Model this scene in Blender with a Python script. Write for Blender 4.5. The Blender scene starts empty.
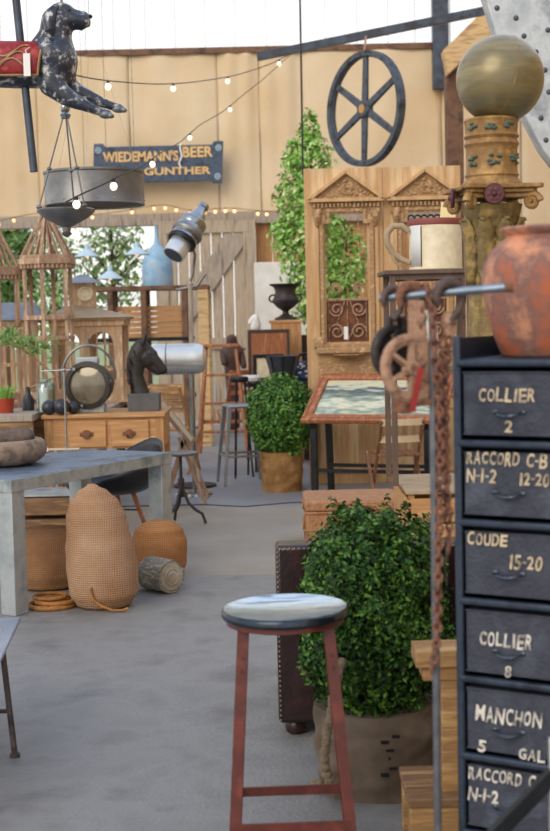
import bpy, bmesh, math, random
from mathutils import Vector, Matrix, noise
random.seed(7)
R = math.radians
SC = bpy.context.scene
COL = SC.collection
PI = math.pi
V = Vector
# ---------------------------------------------------------------- camera
FPX = 1350.0; W0, H0 = 550.0, 831.0
EYE = 1.5
PITCH = math.atan((415.5 - 315) / FPX); ROLL = R(1.3)
FW = V((0, math.cos(PITCH), -math.sin(PITCH)))
U0 = V((0, math.sin(PITCH), math.cos(PITCH))); R0 = V((1, 0, 0))
UP = U0 * math.cos(ROLL) + R0 * math.sin(ROLL)
RT = R0 * math.cos(ROLL) - U0 * math.sin(ROLL)
CAM = V((0, 0, EYE))
def ray(px, py):
    return FW + RT * ((px - 275) / FPX) - UP * ((py - 415.5) / FPX)
def at(px, py, Y):
    d = ray(px, py); return CAM + d * (Y / d.y)
def onz(px, py, z=0.0):
    d = ray(px, py); return CAM + d * ((z - EYE) / d.z)
def onplane(px, py, p, n):
    d = ray(px, py); return CAM + d * ((p - CAM).dot(n) / d.dot(n))
cd = bpy.data.cameras.new('camera'); cam = bpy.data.objects.new('camera', cd); COL.objects.link(cam)
M3 = Matrix((RT, UP, -FW)).transposed()
cam.matrix_world = Matrix.Translation(CAM) @ M3.to_4x4()
cd.sensor_fit = 'VERTICAL'; cd.sensor_height = 24; cd.sensor_width = 24; cd.lens = 24 * FPX / H0
cd.dof.use_dof = True; cd.dof.focus_distance = 6.0; cd.dof.aperture_fstop = 2.8
cd.clip_end = 300
SC.camera = cam
# ---------------------------------------------------------------- materials
def lin(h):
    if isinstance(h, str):
        h = h.lstrip('#'); c = [int(h[i:i+2], 16) / 255 for i in (0, 2, 4)]
    else: c = h
    return tuple((x / 12.92 if x <= .04045 else ((x + .055) / 1.055) ** 2.4) for x in c) + (1,)
MATS = {}
def mat(name, c1, c2=None, c3=None, scale=6, rough=.6, metal=0, bump=0, bscale=None, stretch=(1, 1, 1), detail=5, lo=.35, hi=.65,
        trans=0, emit=0, island=False, spec=.5, coat=0, kind='noise'):
    m = bpy.data.materials.new(name); m.use_nodes = True; MATS[name] = m
    nt = m.node_tree; N = nt.nodes; L = nt.links; b = N['Principled BSDF']
    b.inputs['Roughness'].default_value = rough; b.inputs['Metallic'].default_value = metal
    b.inputs['Specular IOR Level'].default_value = spec
    if coat: b.inputs['Coat Weight'].default_value = coat; b.inputs['Coat Roughness'].default_value = .12
    b.inputs['Base Color'].default_value = lin(c1)
    if trans: b.inputs['Transmission Weight'].default_value = trans
    if emit:
        b.inputs['Emission Color'].default_value = lin(c1); b.inputs['Emission Strength'].default_value = emit
    if not (c2 or bump): return m
    tc = N.new('ShaderNodeTexCoord'); mp = N.new('ShaderNodeMapping'); mp.inputs['Scale'].default_value = stretch
    L.new(tc.outputs['Object'], mp.inputs['Vector'])
    if c2:
        nz = N.new('ShaderNodeTexNoise'); nz.inputs['Scale'].default_value = scale; nz.inputs['Detail'].default_value = detail
        nz.inputs['Roughness'].default_value = .6
        L.new(mp.outputs[0], nz.inputs['Vector'])
        cr = N.new('ShaderNodeValToRGB'); e = cr.color_ramp.elements
        e[0].position = lo; e[0].color = lin(c1); e[1].position = hi; e[1].color = lin(c2 if not c3 else c3)
        if c3:
            x = cr.color_ramp.elements.new((lo + hi) / 2); x.color = lin(c2)
        fac = nz.outputs['Fac']
        if island:
            g = N.new('ShaderNodeNewGeometry'); mx = N.new('ShaderNodeMath'); mx.operation = 'MULTIPLY_ADD'
            L.new(g.outputs['Random Per Island'], mx.inputs[0]); mx.inputs[1].default_value = .5
            m2 = N.new('ShaderNodeMath'); m2.operation = 'MULTIPLY'; m2.inputs[1].default_value = .5
            L.new(nz.outputs['Fac'], m2.inputs[0]); L.new(m2.outputs[0], mx.inputs[2]); fac = mx.outputs[0]
        L.new(fac, cr.inputs['Fac']); L.new(cr.outputs['Color'], b.inputs['Base Color'])
    if bump:
        bz = N.new('ShaderNodeTexNoise'); bz.inputs['Scale'].default_value = bscale or scale * 3; bz.inputs['Detail'].default_value = 4
        L.new(mp.outputs[0], bz.inputs['Vector'])
        bp = N.new('ShaderNodeBump'); bp.inputs['Strength'].default_value = bump; bp.inputs['Distance'].default_value = .02
        L.new(bz.outputs['Fac'], bp.inputs['Height']); L.new(bp.outputs[0], b.inputs['Normal'])
    return m
def weave(name, c1, c2, freq=120, strength=.5, dist=.004, nscale=5, rough=.95):
    """woven cloth: two crossed wave textures drive colour and bump"""
    m = mat(name, c1, c2, scale=nscale, rough=rough, spec=.15); nt = m.node_tree; N = nt.nodes; L = nt.links; b = N['Principled BSDF']
    tc = N.new('ShaderNodeTexCoord'); waves = []
    for ax in ('X', 'Z'):
        w = N.new('ShaderNodeTexWave'); w.wave_type = 'BANDS'; w.bands_direction = ax; w.inputs['Scale'].default_value = freq / 6.28 * 2
        w.inputs['Distortion'].default_value = 1.2; w.inputs['Detail'].default_value = 1
        L.new(tc.outputs['Object'], w.inputs['Vector']); waves.append(w)
    mu = N.new('ShaderNodeMath'); mu.operation = 'MULTIPLY'
    L.new(waves[0].outputs['Fac'], mu.inputs[0]); L.new(waves[1].outputs['Fac'], mu.inputs[1])
    col = b.inputs['Base Color'].links[0].from_socket
    mix = N.new('ShaderNodeMix'); mix.data_type = 'RGBA'; mix.blend_type = 'MULTIPLY'
    L.new(col, mix.inputs['A'])
    cr = N.new('ShaderNodeValToRGB'); cr.color_ramp.elements[0].color = (.6, .57, .53, 1); cr.color_ramp.elements[1].color = (1, 1, 1, 1)
    cr.color_ramp.elements[1].position = .5
    L.new(mu.outputs[0], cr.inputs['Fac']); L.new(cr.outputs['Color'], mix.inputs['B']); mix.inputs['Factor'].default_value = strength
    L.new(mix.outputs['Result'], b.inputs['Base Color'])
    bp = N.new('ShaderNodeBump'); bp.inputs['Strength'].default_value = .8; bp.inputs['Distance'].default_value = dist
    L.new(mu.outputs[0], bp.inputs['Height']); L.new(bp.outputs[0], b.inputs['Normal'])
    return m
# ---------------------------------------------------------------- mesh builder
class MB:
    def __init__(s): s.v = []; s.f = []; s.mi = []; s.cur = 0; s.X = Matrix.Identity(4)
    def add(s, vs, fs):
        o = len(s.v); s.v += [s.X @ V(p) for p in vs]; s.f += [[i + o for i in f] for f in fs]; s.mi += [s.cur] * len(fs); return s
    def box(s, x0, x1, y0, y1, z0, z1):
        return s.add([(x, y, z) for x in (x0, x1) for y in (y0, y1) for z in (z0, z1)],
                     [(0, 1, 3, 2), (4, 6, 7, 5), (0, 4, 5, 1), (2, 3, 7, 6), (0, 2, 6, 4), (1, 5, 7, 3)])
    def cbox(s, c, d): return s.box(c[0]-d[0]/2, c[0]+d[0]/2, c[1]-d[1]/2, c[1]+d[1]/2, c[2]-d[2]/2, c[2]+d[2]/2)
    def bar(s, a, b, w, h=None, upv=(0, 0, 1), w2=None, h2=None):
        a, b = V(a), V(b); h = w if h is None else h; w2 = w if w2 is None else w2; h2 = h if h2 is None else h2
        d = (b - a).normalized(); u = V(upv)
        if abs(d.dot(u.normalized())) > .98: u = V((0, 1, 0))
        sx = d.cross(u).normalized(); sy = sx.cross(d).normalized(); vs = []
        for p, ww, hh in ((a, w, h), (b, w2, h2)):
            for i, j in ((-1, -1), (1, -1), (1, 1), (-1, 1)): vs.append(p + sx * (i * ww / 2) + sy * (j * hh / 2))
        return s.add(vs, [(3, 2, 1, 0), (4, 5, 6, 7), (0, 1, 5, 4), (1, 2, 6, 5), (2, 3, 7, 6), (3, 0, 4, 7)])
    def tube(s, pts, r, n=10, closed=False, caps=True):
        pts = [V(p) for p in pts]; m = len(pts); rs = r if isinstance(r, (list, tuple)) else [r] * m
        vs = []; fs = []; prev = None
        for i in range(m):
            if closed: t = pts[(i + 1) % m] - pts[i - 1]
            else: t = pts[min(i + 1, m - 1)] - pts[max(i - 1, 0)]
            t = t.normalized() if t.length > 1e-9 else V((0, 0, 1))
            if prev is None:
                a = V((0, 0, 1)) if abs(t.z) < .9 else V((1, 0, 0)); prev = t.cross(a).normalized()
            prev = (prev - t * prev.dot(t)).normalized(); q = t.cross(prev)
            for k in range(n):
                an = 2 * PI * k / n; vs.append(pts[i] + (prev * math.cos(an) + q * math.sin(an)) * rs[i])
        for i in range(m if closed else m - 1):
            j = (i + 1) % m
            for k in range(n): fs.append((i*n+k, i*n+(k+1) % n, j*n+(k+1) % n, j*n+k))
        if not closed and caps: fs.append(tuple(range(n))[::-1]); fs.append(tuple((m-1)*n+k for k in range(n)))
        return s.add(vs, fs)
    def lathe(s, prof, n=32, c=(0, 0, 0), axis='Z', closed=False):
        vs = []; fs = []; m = len(prof)
        for r, z in prof:
            for k in range(n):
                a = 2 * PI * k / n; x, y = max(r, 1e-4) * math.cos(a), max(r, 1e-4) * math.sin(a)
                p = {'Z': (x, y, z), 'X': (z, x, y), 'Y': (y, z, x)}[axis]
                vs.append((p[0] + c[0], p[1] + c[1], p[2] + c[2]))
        for i in range(m - 1 + (1 if closed else 0)):
            j = (i + 1) % m
            for k in range(n): fs.append((i*n+k, i*n+(k+1) % n, j*n+(k+1) % n, j*n+k))
        if not closed: fs.append(tuple(range(n))[::-1]); fs.append(tuple((m-1)*n+k for k in range(n)))
        return s.add(vs, fs)
    def sph(s, c, r, n=20, m=12):
        r = r if isinstance(r, (tuple, list)) else (r, r, r)
        X = s.X; s.X = X @ Matrix.Translation(V(c)) @ Matrix.Diagonal((r[0], r[1], r[2], 1))
        s.lathe([(math.sin(PI * i / m), -math.cos(PI * i / m)) for i in range(m + 1)], n); s.X = X; return s
    def torus(s, c, R_, r, n=32, k=10, axis='Z', a0=0, a1=2*PI, sx=1, sy=1):
        full = abs(a1 - a0 - 2*PI) < 1e-6; pts = []
        for i in range(n + (0 if full else 1)):
            a = a0 + (a1 - a0) * i / n; x, y = R_ * sx * math.cos(a), R_ * sy * math.sin(a)
            p = {'Z': (x, y, 0), 'X': (0, x, y), 'Y': (x, 0, y)}[axis]; pts.append(V(c) + V(p))
        return s.tube(pts, r, k, closed=full)
    def prism(s, poly, t0, t1, plane='XZ'):
        n = len(poly)
        f = (lambda x, y, t: (x, t, y)) if plane == 'XZ' else ((lambda x, y, t: (x, y, t)) if plane == 'XY' else (lambda x, y, t: (t, x, y)))
        return s.add([f(x, y, t0) for x, y in poly] + [f(x, y, t1) for x, y in poly],
                     [tuple(range(n)), tuple(range(2*n-1, n-1, -1))] + [(i, i+n, (i+1) % n + n, (i+1) % n) for i in range(n)])
    def frame(s, x0, x1, z0, z1, w, y0, y1):
        s.box(x0, x1, y0, y1, z0, z0 + w); s.box(x0, x1, y0, y1, z1 - w, z1)
        s.box(x0, x0 + w, y0, y1, z0 + w, z1 - w); return s.box(x1 - w, x1, y0, y1, z0 + w, z1 - w)
    def build(s, name, mats, parent=None, bevel=0, smooth=35, loc=None, rot=None, label=None):
        me = bpy.data.meshes.new(name); me.from_pydata([tuple(p) for p in s.v], [], s.f)
        ms = mats if isinstance(mats, (list, tuple)) else [mats]
        for m in ms: me.materials.append(MATS[m])
        if len(ms) > 1: me.polygons.foreach_set('material_index', s.mi)
        bm = bmesh.new(); bm.from_mesh(me); bmesh.ops.recalc_face_normals(bm, faces=bm.faces); bm.to_mesh(me); bm.free()
        if smooth: me.shade_smooth(); me.set_sharp_from_angle(angle=R(smooth))
        o = bpy.data.objects.new(name, me); COL.objects.link(o)
        if parent: o.parent = parent
        if loc is not None: o.location = loc
        if rot is not None: o.rotation_euler = rot
        if bevel:
            b = o.modifiers.new('bevel', 'BEVEL'); b.width = bevel; b.segments = 2; b.limit_method = 'ANGLE'; b.angle_limit = R(40)
        if label: o['label'] = label
        return o
def tag(o, label, cat, group=None, kind=None):
    if label: o['label'] = label
    if cat: o['category'] = cat
    if group: o['group'] = group
    if kind: o['kind'] = kind
    return o
def thing(name, label, cat, loc=(0, 0, 0), rz=0, group=None):
    o = bpy.data.objects.new(name, None); COL.objects.link(o); o.empty_display_size = .1
    o.location = loc; o.rotation_euler = (0, 0, rz)
    return tag(o, label, cat, group)
def struct(o, label=None): o['kind'] = 'structure'; (label and o.__setitem__('label', label)); return o
def rel(t):
    M = (Matrix.Translation(t.location) @ t.rotation_euler.to_matrix().to_4x4()).inverted()
    return lambda p: M @ V(p)
def dup(root, loc, rz, label, group=None, scale=None):
    r = root.copy(); COL.objects.link(r); r.location = loc; r.rotation_euler = (0, 0, rz); r['label'] = label
    if scale: r.scale = (scale,) * 3
    if group: r['group'] = group
    for ch in list(root.children):
        c = ch.copy(); COL.objects.link(c); c.parent = r
        for g in list(ch.children):
            d = g.copy(); COL.objects.link(d); d.parent = c
    return r
def skin(name, pts, edges, mats, parent, sub=2, root=0):
    """one continuous body grown over a skeleton; pts = (x,y,z,r) or (x,y,z,rx,ry)"""
    me = bpy.data.meshes.new(name); me.from_pydata([p[:3] for p in pts], edges, [])
    o = bpy.data.objects.new(name, me); COL.objects.link(o)
    sk = o.modifiers.new('skin', 'SKIN'); sk.use_smooth_shade = True
    for i, p in enumerate(pts):
        d = me.skin_vertices[0].data[i]; d.radius = (p[3] * 1.22, (p[4] if len(p) > 4 else p[3]) * 1.22); d.use_root = (i == root)
    ss = o.modifiers.new('sub', 'SUBSURF'); ss.levels = sub; ss.render_levels = sub
    bpy.context.view_layer.update()
    dg = bpy.context.evaluated_depsgraph_get(); nm = bpy.data.meshes.new_from_object(o.evaluated_get(dg))
    bpy.data.objects.remove(o); nm.name = name; nm.materials.clear()
    for m in (mats if isinstance(mats, (list, tuple)) else [mats]): nm.materials.append(MATS[m])
    nm.shade_smooth()
    q = bpy.data.objects.new(name, nm); COL.objects.link(q)
    if parent: q.parent = parent
    return q
def blob(name, caps, mats, parent, voxel=.01, flat=1.0, smooth=4):
    """one continuous body: tapered capsules (a, ra, b, rb) fused and smoothed"""
    b = MB()
    for a, ra, c_, rb in caps:
        a, c_ = V(a), V(c_)
        n = 7
        for i in range(n + 1):
            u = i / n; p = a.lerp(c_, u); r = ra + (rb - ra) * u; fy = flat
            b.sph(p, (r, r * fy, r), 16, 10)
    o = b.build(name, mats, None, smooth=0)
    m = o.modifiers.new('r', 'REMESH'); m.mode = 'VOXEL'; m.voxel_size = voxel
    s = o.modifiers.new('s', 'SMOOTH'); s.iterations = smooth; s.factor = .5
    bpy.context.view_layer.update()
    nm = bpy.data.meshes.new_from_object(o.evaluated_get(bpy.context.evaluated_depsgraph_get()))
    bpy.data.objects.remove(o); nm.name = name; nm.materials.clear()
    for q in (mats if isinstance(mats, (list, tuple)) else [mats]): nm.materials.append(MATS[q])
    nm.shade_smooth(); q = bpy.data.objects.new(name, nm); COL.objects.link(q); q.parent = parent
    return q
def textv(s, w=None, h=None, bold=.0, shear=0):
    """lettering as flat polygons, scaled to width w and height h, centred on the origin, in the XZ plane facing -Y"""
    c = bpy.data.curves.new('t', 'FONT'); c.body = s; c.size = 1; c.offset = bold; c.shear = shear; c.extrude = .02; c.resolution_u = 3
    o = bpy.data.objects.new('t', c); COL.objects.link(o); bpy.context.view_layer.update()
    me = bpy.data.meshes.new_from_object(o.evaluated_get(bpy.context.evaluated_depsgraph_get()))
    vs = [v.co.copy() for v in me.vertices]; fs = [tuple(p.vertices) for p in me.polygons]
    bpy.data.objects.remove(o); bpy.data.curves.remove(c); bpy.data.meshes.remove(me)
    x0 = min(v.x for v in vs); x1 = max(v.x for v in vs); y0 = min(v.y for v in vs); y1 = max(v.y for v in vs)
    kx = w / (x1 - x0) if w else h / (y1 - y0); ky = h / (y1 - y0) if h else kx
    return [((v.x - (x0+x1)/2) * kx, -v.z * .05, (v.y - (y0+y1)/2) * ky) for v in vs], fs
def brush(s, w, h, seed=0):
    """hand-painted capitals: every letter gets its own slant, size and weight"""
    rnd = random.Random(seed); VS = []; FS = []; n = len(s); wt = [.55 if ch in 'I1-' else (1.25 if ch in 'MN' else (.7 if ch == ' ' else 1)) for ch in s]; tot = sum(wt); x = -w/2
    for ch, q in zip(s, wt):
        cw = w*q/tot
        if ch != ' ':
            hh = h*(.10 if ch == '-' else rnd.uniform(.9, 1.08)); ww = cw*(rnd.uniform(.78, .88) if ch not in 'I1' else .5)
            vs, fs = textv(ch, ww, hh, bold=rnd.uniform(.008, .03)); a = rnd.uniform(-.07, .05) ; sh = rnd.uniform(.05, .16); dz = rnd.uniform(-.04, .04)*h
            o = len(VS); VS += [(x + cw/2 + X*math.cos(a) + Z*sh - Z*math.sin(a)*0, Y, Z + X*math.sin(a) + dz) for X, Y, Z in vs]; FS += [tuple(k + o for k in f) for f in fs]
        x += cw
    return VS, FS
def leaves(mb, c, rad, n, size, power=2.0, shell=.72, lump=.1, seed=1, up=.3):
    rnd = random.Random(seed); c = V(c)
    for i in range(n):
        d = V((rnd.gauss(0, 1), rnd.gauss(0, 1), rnd.gauss(0, 1))).normalized()
        k = (abs(d.x)**power + abs(d.y)**power + abs(d.z)**power) ** (-1/power)
        k *= 1 + lump * noise.noise(d * 3.1 + V((seed, 0, 0))) + lump * .6 * noise.noise(d * 8 + V((0, seed, 0)))
        k *= shell + (1 - shell) * rnd.random() ** .5
        p = c + V((d.x * rad[0], d.y * rad[1], d.z * rad[2])) * k
        nn = (d + V((rnd.gauss(0, .6), rnd.gauss(0, .6), rnd.gauss(0, .6) + up))).normalized()
        t = nn.cross(V((rnd.gauss(0, 1), rnd.gauss(0, 1), rnd.gauss(0, 1)))).normalized(); b = nn.cross(t)
        L = size * (.7 + .6 * rnd.random()); w = L * .5
        o = len(mb.v)
        mb.v += [p - t*L*.5, p + b*w*.5 + nn*w*.15, p + t*L*.5, p - b*w*.5 + nn*w*.15]
        mb.f += [(o, o+1, o+2), (o, o+2, o+3)]; mb.mi += [mb.cur] * 2
def lumpy(mb, c, rad, power=2, lump=.1, seed=1, n=40, m=28, k0=1.0):
    vs = []; fs = []; c = V(c)
    for i in range(m + 1):
        th = PI * i / m
        for k in range(n):
            a = 2*PI*k/n; d = V((math.sin(th)*math.cos(a), math.sin(th)*math.sin(a), -math.cos(th)))
            q = (abs(d.x)**power + abs(d.y)**power + abs(d.z)**power) ** (-1/power)
            q *= k0 * (1 + lump * noise.noise(d * 3.1 + V((seed, 0, 0))) + lump * .6 * noise.noise(d * 8 + V((0, seed, 0))))
            vs.append(c + V((d.x*rad[0], d.y*rad[1], d.z*rad[2])) * q)
    for i in range(m):
        for k in range(n): fs.append((i*n+k, i*n+(k+1) % n, (i+1)*n+(k+1) % n, (i+1)*n+k))
    mb.add(vs, fs)
# ---------------------------------------------------------------- material set
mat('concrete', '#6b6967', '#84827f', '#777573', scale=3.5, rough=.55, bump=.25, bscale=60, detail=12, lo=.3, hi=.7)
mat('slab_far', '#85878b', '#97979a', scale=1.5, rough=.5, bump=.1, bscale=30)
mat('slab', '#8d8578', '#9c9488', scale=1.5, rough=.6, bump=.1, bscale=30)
weave('burlap_wall', '#e8d4b4', '#dcc199', freq=60, strength=.35, nscale=.8)
weave('burlap', '#c9a485', '#b48b69', freq=85, strength=.8, dist=.006, nscale=4)
weave('burlap_orange', '#cc9464', '#b47c4c', freq=100, strength=.75, dist=.006, nscale=4)
weave('burlap_brown', '#b88c68', '#a07552', freq=95, strength=.7, dist=.006, nscale=4)
weave('pot_cloth', '#8a7b6c', '#64574b', freq=200, strength=.4, nscale=5)
weave('pot_cloth_gold', '#c89c66', '#9b7044', freq=200, strength=.4, nscale=9)
mat('wood_grey', '#8f8376', '#aa9c8c', '#74695e', scale=4, stretch=(6, 6, .6), rough=.8, bump=.25)
mat('wood_plank', '#9c8d7a', '#b5a48e', '#85776a', scale=3, stretch=(7, 7, .5), rough=.85, bump=.2)
mat('pine', '#c4945f', '#b07f4f', '#d0a470', scale=3, stretch=(.6, 5, 7), rough=.55, bump=.1)
mat('pine_v', '#c2935f', '#a9794a', '#d0a06a', scale=3, stretch=(7, 7, .6), rough=.6, bump=.15)
mat('door_wood', '#cfab7c', '#bd9465', '#dabd92', scale=2, stretch=(4, 4, .5), rough=.65, bump=.15)
mat('carved', '#b8936a', '#a07c55', '#d0ae84', scale=24, rough=.7, bump=.7, bscale=45)
mat('lantern_wood', '#b3937a', '#96775e', '#ccb094', scale=5, stretch=(5, 5, .8), rough=.75, bump=.2)
mat('house_wood', '#d2b18e', '#b79572', '#dfc6a6', scale=5, stretch=(5, 5, .8), rough=.75, bump=.2)
mat('old_board', '#8d6b4a', '#6e5138', '#a5835c', scale=4, stretch=(.6, 6, 6), rough=.8, bump=.3)
mat('pallet', '#b28a58', '#8d6a42', '#c39c69', scale=4, stretch=(.7, 6, 6), rough=.75, bump=.2)
mat('orange_wood', '#a8683f', '#8e5432', '#bd7f52', scale=5, stretch=(5, 5, .8), rough=.5, bump=.1)
mat('stand_wood', '#6a5444', '#54433a', scale=5, stretch=(5, 5, .8), rough=.6)
mat('stool_steel', '#a3a5a4', '#8a8d8d', scale=6, rough=.38, metal=.7)
mat('kick_brown', '#6e3f22', '#57301b', '#84502d', scale=8, rough=.6)
mat('chair_brown', '#85593b', '#6b452d', '#976a49', scale=5, stretch=(5, 5, .8), rough=.5)
mat('dark_wood', '#4d3a2e', '#362820', scale=5, stretch=(5, 5, .8), rough=.6)
mat('timber_rust', '#5f4436', '#7a5a45', '#4a3a33', scale=5, rough=.85, bump=.3)
mat('barn_timber', '#bf9a6b', '#d3b283', '#96744c', scale=3, stretch=(1, 1, 5), rough=.8, bump=.3)
mat('zinc', '#99a0a2', '#b0b6b5', '#7f888d', scale=5, rough=.5, metal=.45, bump=.08, bscale=18)
mat('zinc_top', '#5e6d7e', '#76879a', '#4d5b6c', scale=4, rough=.45, metal=.6, bump=.06)
mat('stool_top', '#9fb0bd', '#cfdce4', '#6d8191', scale=4, stretch=(1, 5, 1), rough=.26, metal=.95, bump=.05, bscale=12)
mat('blue_top', '#7d94b5', '#9fb4d0', scale=4, rough=.25, metal=.7)
mat('rim_steel', '#4d5560', '#2f343c', scale=9, rough=.22, metal=.9)
mat('red_paint', '#6a3026', '#552620', '#7d3a2b', scale=7, rough=.45, bump=.05)
mat('steel', '#a8abad', '#8b8f92', scale=6, rough=.25, metal=1)
mat('steel_bright', '#dcdedc', '#c4c7c6', scale=3, rough=.34, metal=.7, bump=.03)
mat('gun_metal', '#8b8a88', '#6f6e6d', scale=6, rough=.42, metal=.75)
mat('pipe_steel', '#6f7c8a', '#8c98a4', scale=20, rough=.4, metal=.85)
mat('black_metal', '#2b2d31', '#1d1f22', scale=9, rough=.45, metal=.6)
mat('dark_tube', '#77787d', '#5b5c61', scale=20, rough=.45, metal=.6)
mat('pipe_dark', '#59616e', '#464d58', scale=20, rough=.25, metal=.85)
mat('cab_frame', '#2c3543', '#364150', '#232a34', scale=14, rough=.42, metal=.35)
mat('cab_drawer', '#434753', '#363945', '#505562', scale=8, rough=.6, metal=.1, bump=.25, bscale=120, detail=8)
mat('chalk', '#5f5a56', '#b9a688', '#dfc9a6', scale=30, rough=.9, lo=.33, hi=.54)
mat('chalk_white', '#5a5958', '#b5ada2', '#e3dbce', scale=30, rough=.9, lo=.33, hi=.54)
mat('rust', '#6b4a3a', '#8c6048', '#4b342b', scale=30, rough=.9, bump=.4, metal=.15)
mat('rust_light', '#94735d', '#b08a70', '#6b4c3c', scale=26, rough=.9, bump=.4)
mat('chain_rust', '#6e4a3b', '#8f6450', '#452e26', scale=40, rough=.85, bump=.3, metal=.2)
mat('iron_brown', '#4c403c', '#5f4f48', '#3a312f', scale=20, rough=.6, metal=.4, bump=.2)
mat('iron_dark', '#33302f', '#4a4340', scale=14, rough=.55, metal=.5, bump=.2)
mat('red_tag', '#8f1a17', '#7a1512', scale=20, rough=.6)
mat('terracotta', '#b0603f', '#7d5b52', '#c98a67', scale=7, rough=.8, bump=.25, bscale=30, lo=.38, hi=.62, detail=8)
mat('gilt', '#8d7340', '#6d5a36', '#a68a4c', scale=12, rough=.5, metal=.35, bump=.3, bscale=30)
mat('gilt_brown', '#a07a46', '#866338', '#b99256', scale=14, rough=.55, metal=.15, bump=.25)
mat('globe_bronze', '#8a7c55', '#766b4c', '#96865c', scale=3, stretch=(1, 1, 5), rough=.36, metal=.4, coat=.25)
mat('verdigris', '#46544b', '#5f6a58', scale=30, rough=.7, bump=.4)
mat('figure_wood', '#5b3a30', '#47302a', '#6e4a3c', scale=9, rough=.5)
mat('maroon', '#4a1e22', '#5f2a2d', scale=20, rough=.5)
mat('cream', '#e6d9bb', '#d3c3a0', scale=16, rough=.6, bump=.05)
mat('cream_grey', '#dcdcd8', rough=.6)
mat('mug_red', '#87443e', rough=.6)
mat('paper', '#ecdca6', rough=.9)
mat('white_paint', '#e9e7e2', '#d8d5ce', scale=6, rough=.6)
mat('tag_white', '#e9e6df', rough=.8)
mat('dog_paint', '#20242f', '#343a47', '#c4c2bd', scale=26, rough=.35, coat=.2, lo=.43, hi=.64, bump=.15, detail=8)
mat('dog_plain', '#2a3040', '#39404f', scale=9, rough=.35, coat=.2, bump=.1)
mat('paw_silver', '#8d9092', '#5a5f66', scale=25, rough=.4, metal=.4)
mat('saddle_red', '#9c1f24', '#7c161c', '#b8453c', scale=14, rough=.5, bump=.1)
mat('saddle_gold', '#b3956a', '#8a6e48', scale=20, rough=.5, metal=.3)
mat('pole_blue', '#4c5664', '#3b3a40', scale=8, rough=.4, metal=.5)
mat('sign_blue', '#3a4556', '#4a566a', '#2f3846', scale=9, rough=.7, bump=.15)
mat('sign_gold', '#d3a766', '#e2bb7d', scale=20, rough=.5)
mat('bulb', '#ffe9cc', emit=1.6)
mat('bulb_warm', '#ffc48a', emit=1.8)
mat('wire', '#2e2b29', rough=.7)
mat('leaf_box', '#10250a', '#2a5118', '#6f963a', scale=6, spec=.25, rough=.5, island=True, lo=.25, hi=.85)
mat('leaf_box_far', '#27521a', '#477a26', '#8bb045', scale=6, rough=.5, island=True, lo=.25, hi=.85)
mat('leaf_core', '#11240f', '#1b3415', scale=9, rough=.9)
mat('leaf_tree', '#5d9438', '#8fbd50', '#dce8ae', scale=3, rough=.5, island=True, lo=.25, hi=.85)
mat('leaf_out', '#5c8a4a', '#86a85c', '#b8c67e', scale=3, rough=.6, island=True, lo=.25, hi=.85)
mat('bark', '#6b5743', '#4f4032', scale=9, rough=.9, bump=.4)
mat('leather', '#2c1516', '#211011', '#3d2021', scale=5, rough=.32, coat=.15, bump=.08, bscale=60)
mat('brass_nail', '#9c8a70', rough=.3, metal=.9)
mat('stone', '#7d6b5d', '#94806e', '#5f5149', scale=9, rough=.9, bump=.4)
mat('stone_dark', '#574c45', '#6e6058', scale=12, rough=.9, bump=.3)
mat('log_bark', '#a89e8e', '#7d7364', '#c0b7a6', scale=9, stretch=(2, 1, 6), rough=.95, bump=.8)
mat('log_end', '#b6ab98', '#8d806c', scale=12, rough=.9, bump=.3)
mat('rope_gold', '#b57a3a', '#8f5c28', scale=60, rough=.7, bump=.3)
mat('jute', '#8d7c66', '#6b5c4b', scale=50, rough=.95, bump=.6)
mat('shell_black', '#151a22', rough=.35)
mat('bronze_dark', '#3a3530', '#24211f', scale=9, rough=.45, metal=.3, bump=.15)
mat('plinth', '#4e4d50', '#5c5b5d', scale=9, rough=.6)
mat('ball_dark', '#25272e', '#33363e', scale=9, rough=.35)
mat('glass_lens', '#6a6152', '#857b66', scale=7, rough=.12, metal=.3, coat=.5)
mat('candle', '#f0ece0', rough=.5)
mat('bottle_blue', '#7ba0bd', '#93b3c9', '#a58a72', scale=8, rough=.4, lo=.4, hi=.75)
mat('shade_blue', '#9cb9c8', '#b5cad4', scale=5, rough=.3)
mat('wicker', '#b98a63', '#a0714d', scale=30, rough=.8, bump=.7, bscale=80)
mat('cobalt', '#2f4f86', rough=.5)
mat('wheel_iron', '#454b55', '#5a626d', '#3a3836', scale=9, rough=.55, metal=.5, bump=.2)
mat('wheel_hub', '#b98a58', rough=.7)
mat('truss', '#a3aab0', '#c3c8ca', '#868d94', scale=4, rough=.5, metal=.3, bump=.1)
mat('truss_rivet', '#54565c', rough=.5, metal=.5)
mat('tan_canvas', '#c7b392', rough=.9)
mat('rug_red', '#a5322c', '#d9cfc0', '#7f2a28', scale=14, rough=.95)
mat('amber_glass', '#9c3a24', rough=.2)
mat('roof_lead', '#8a8f98', '#727780', scale=7, rough=.5, metal=.3)
mat('roof_tan', '#b09a7c', '#9a8468', scale=7, rough=.7)
mat('grass', '#7c8a5c', '#98a070', scale=3, rough=.95)
mat('roof_board', '#5a4c40', '#4a3e34', scale=3, rough=.9)
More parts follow.
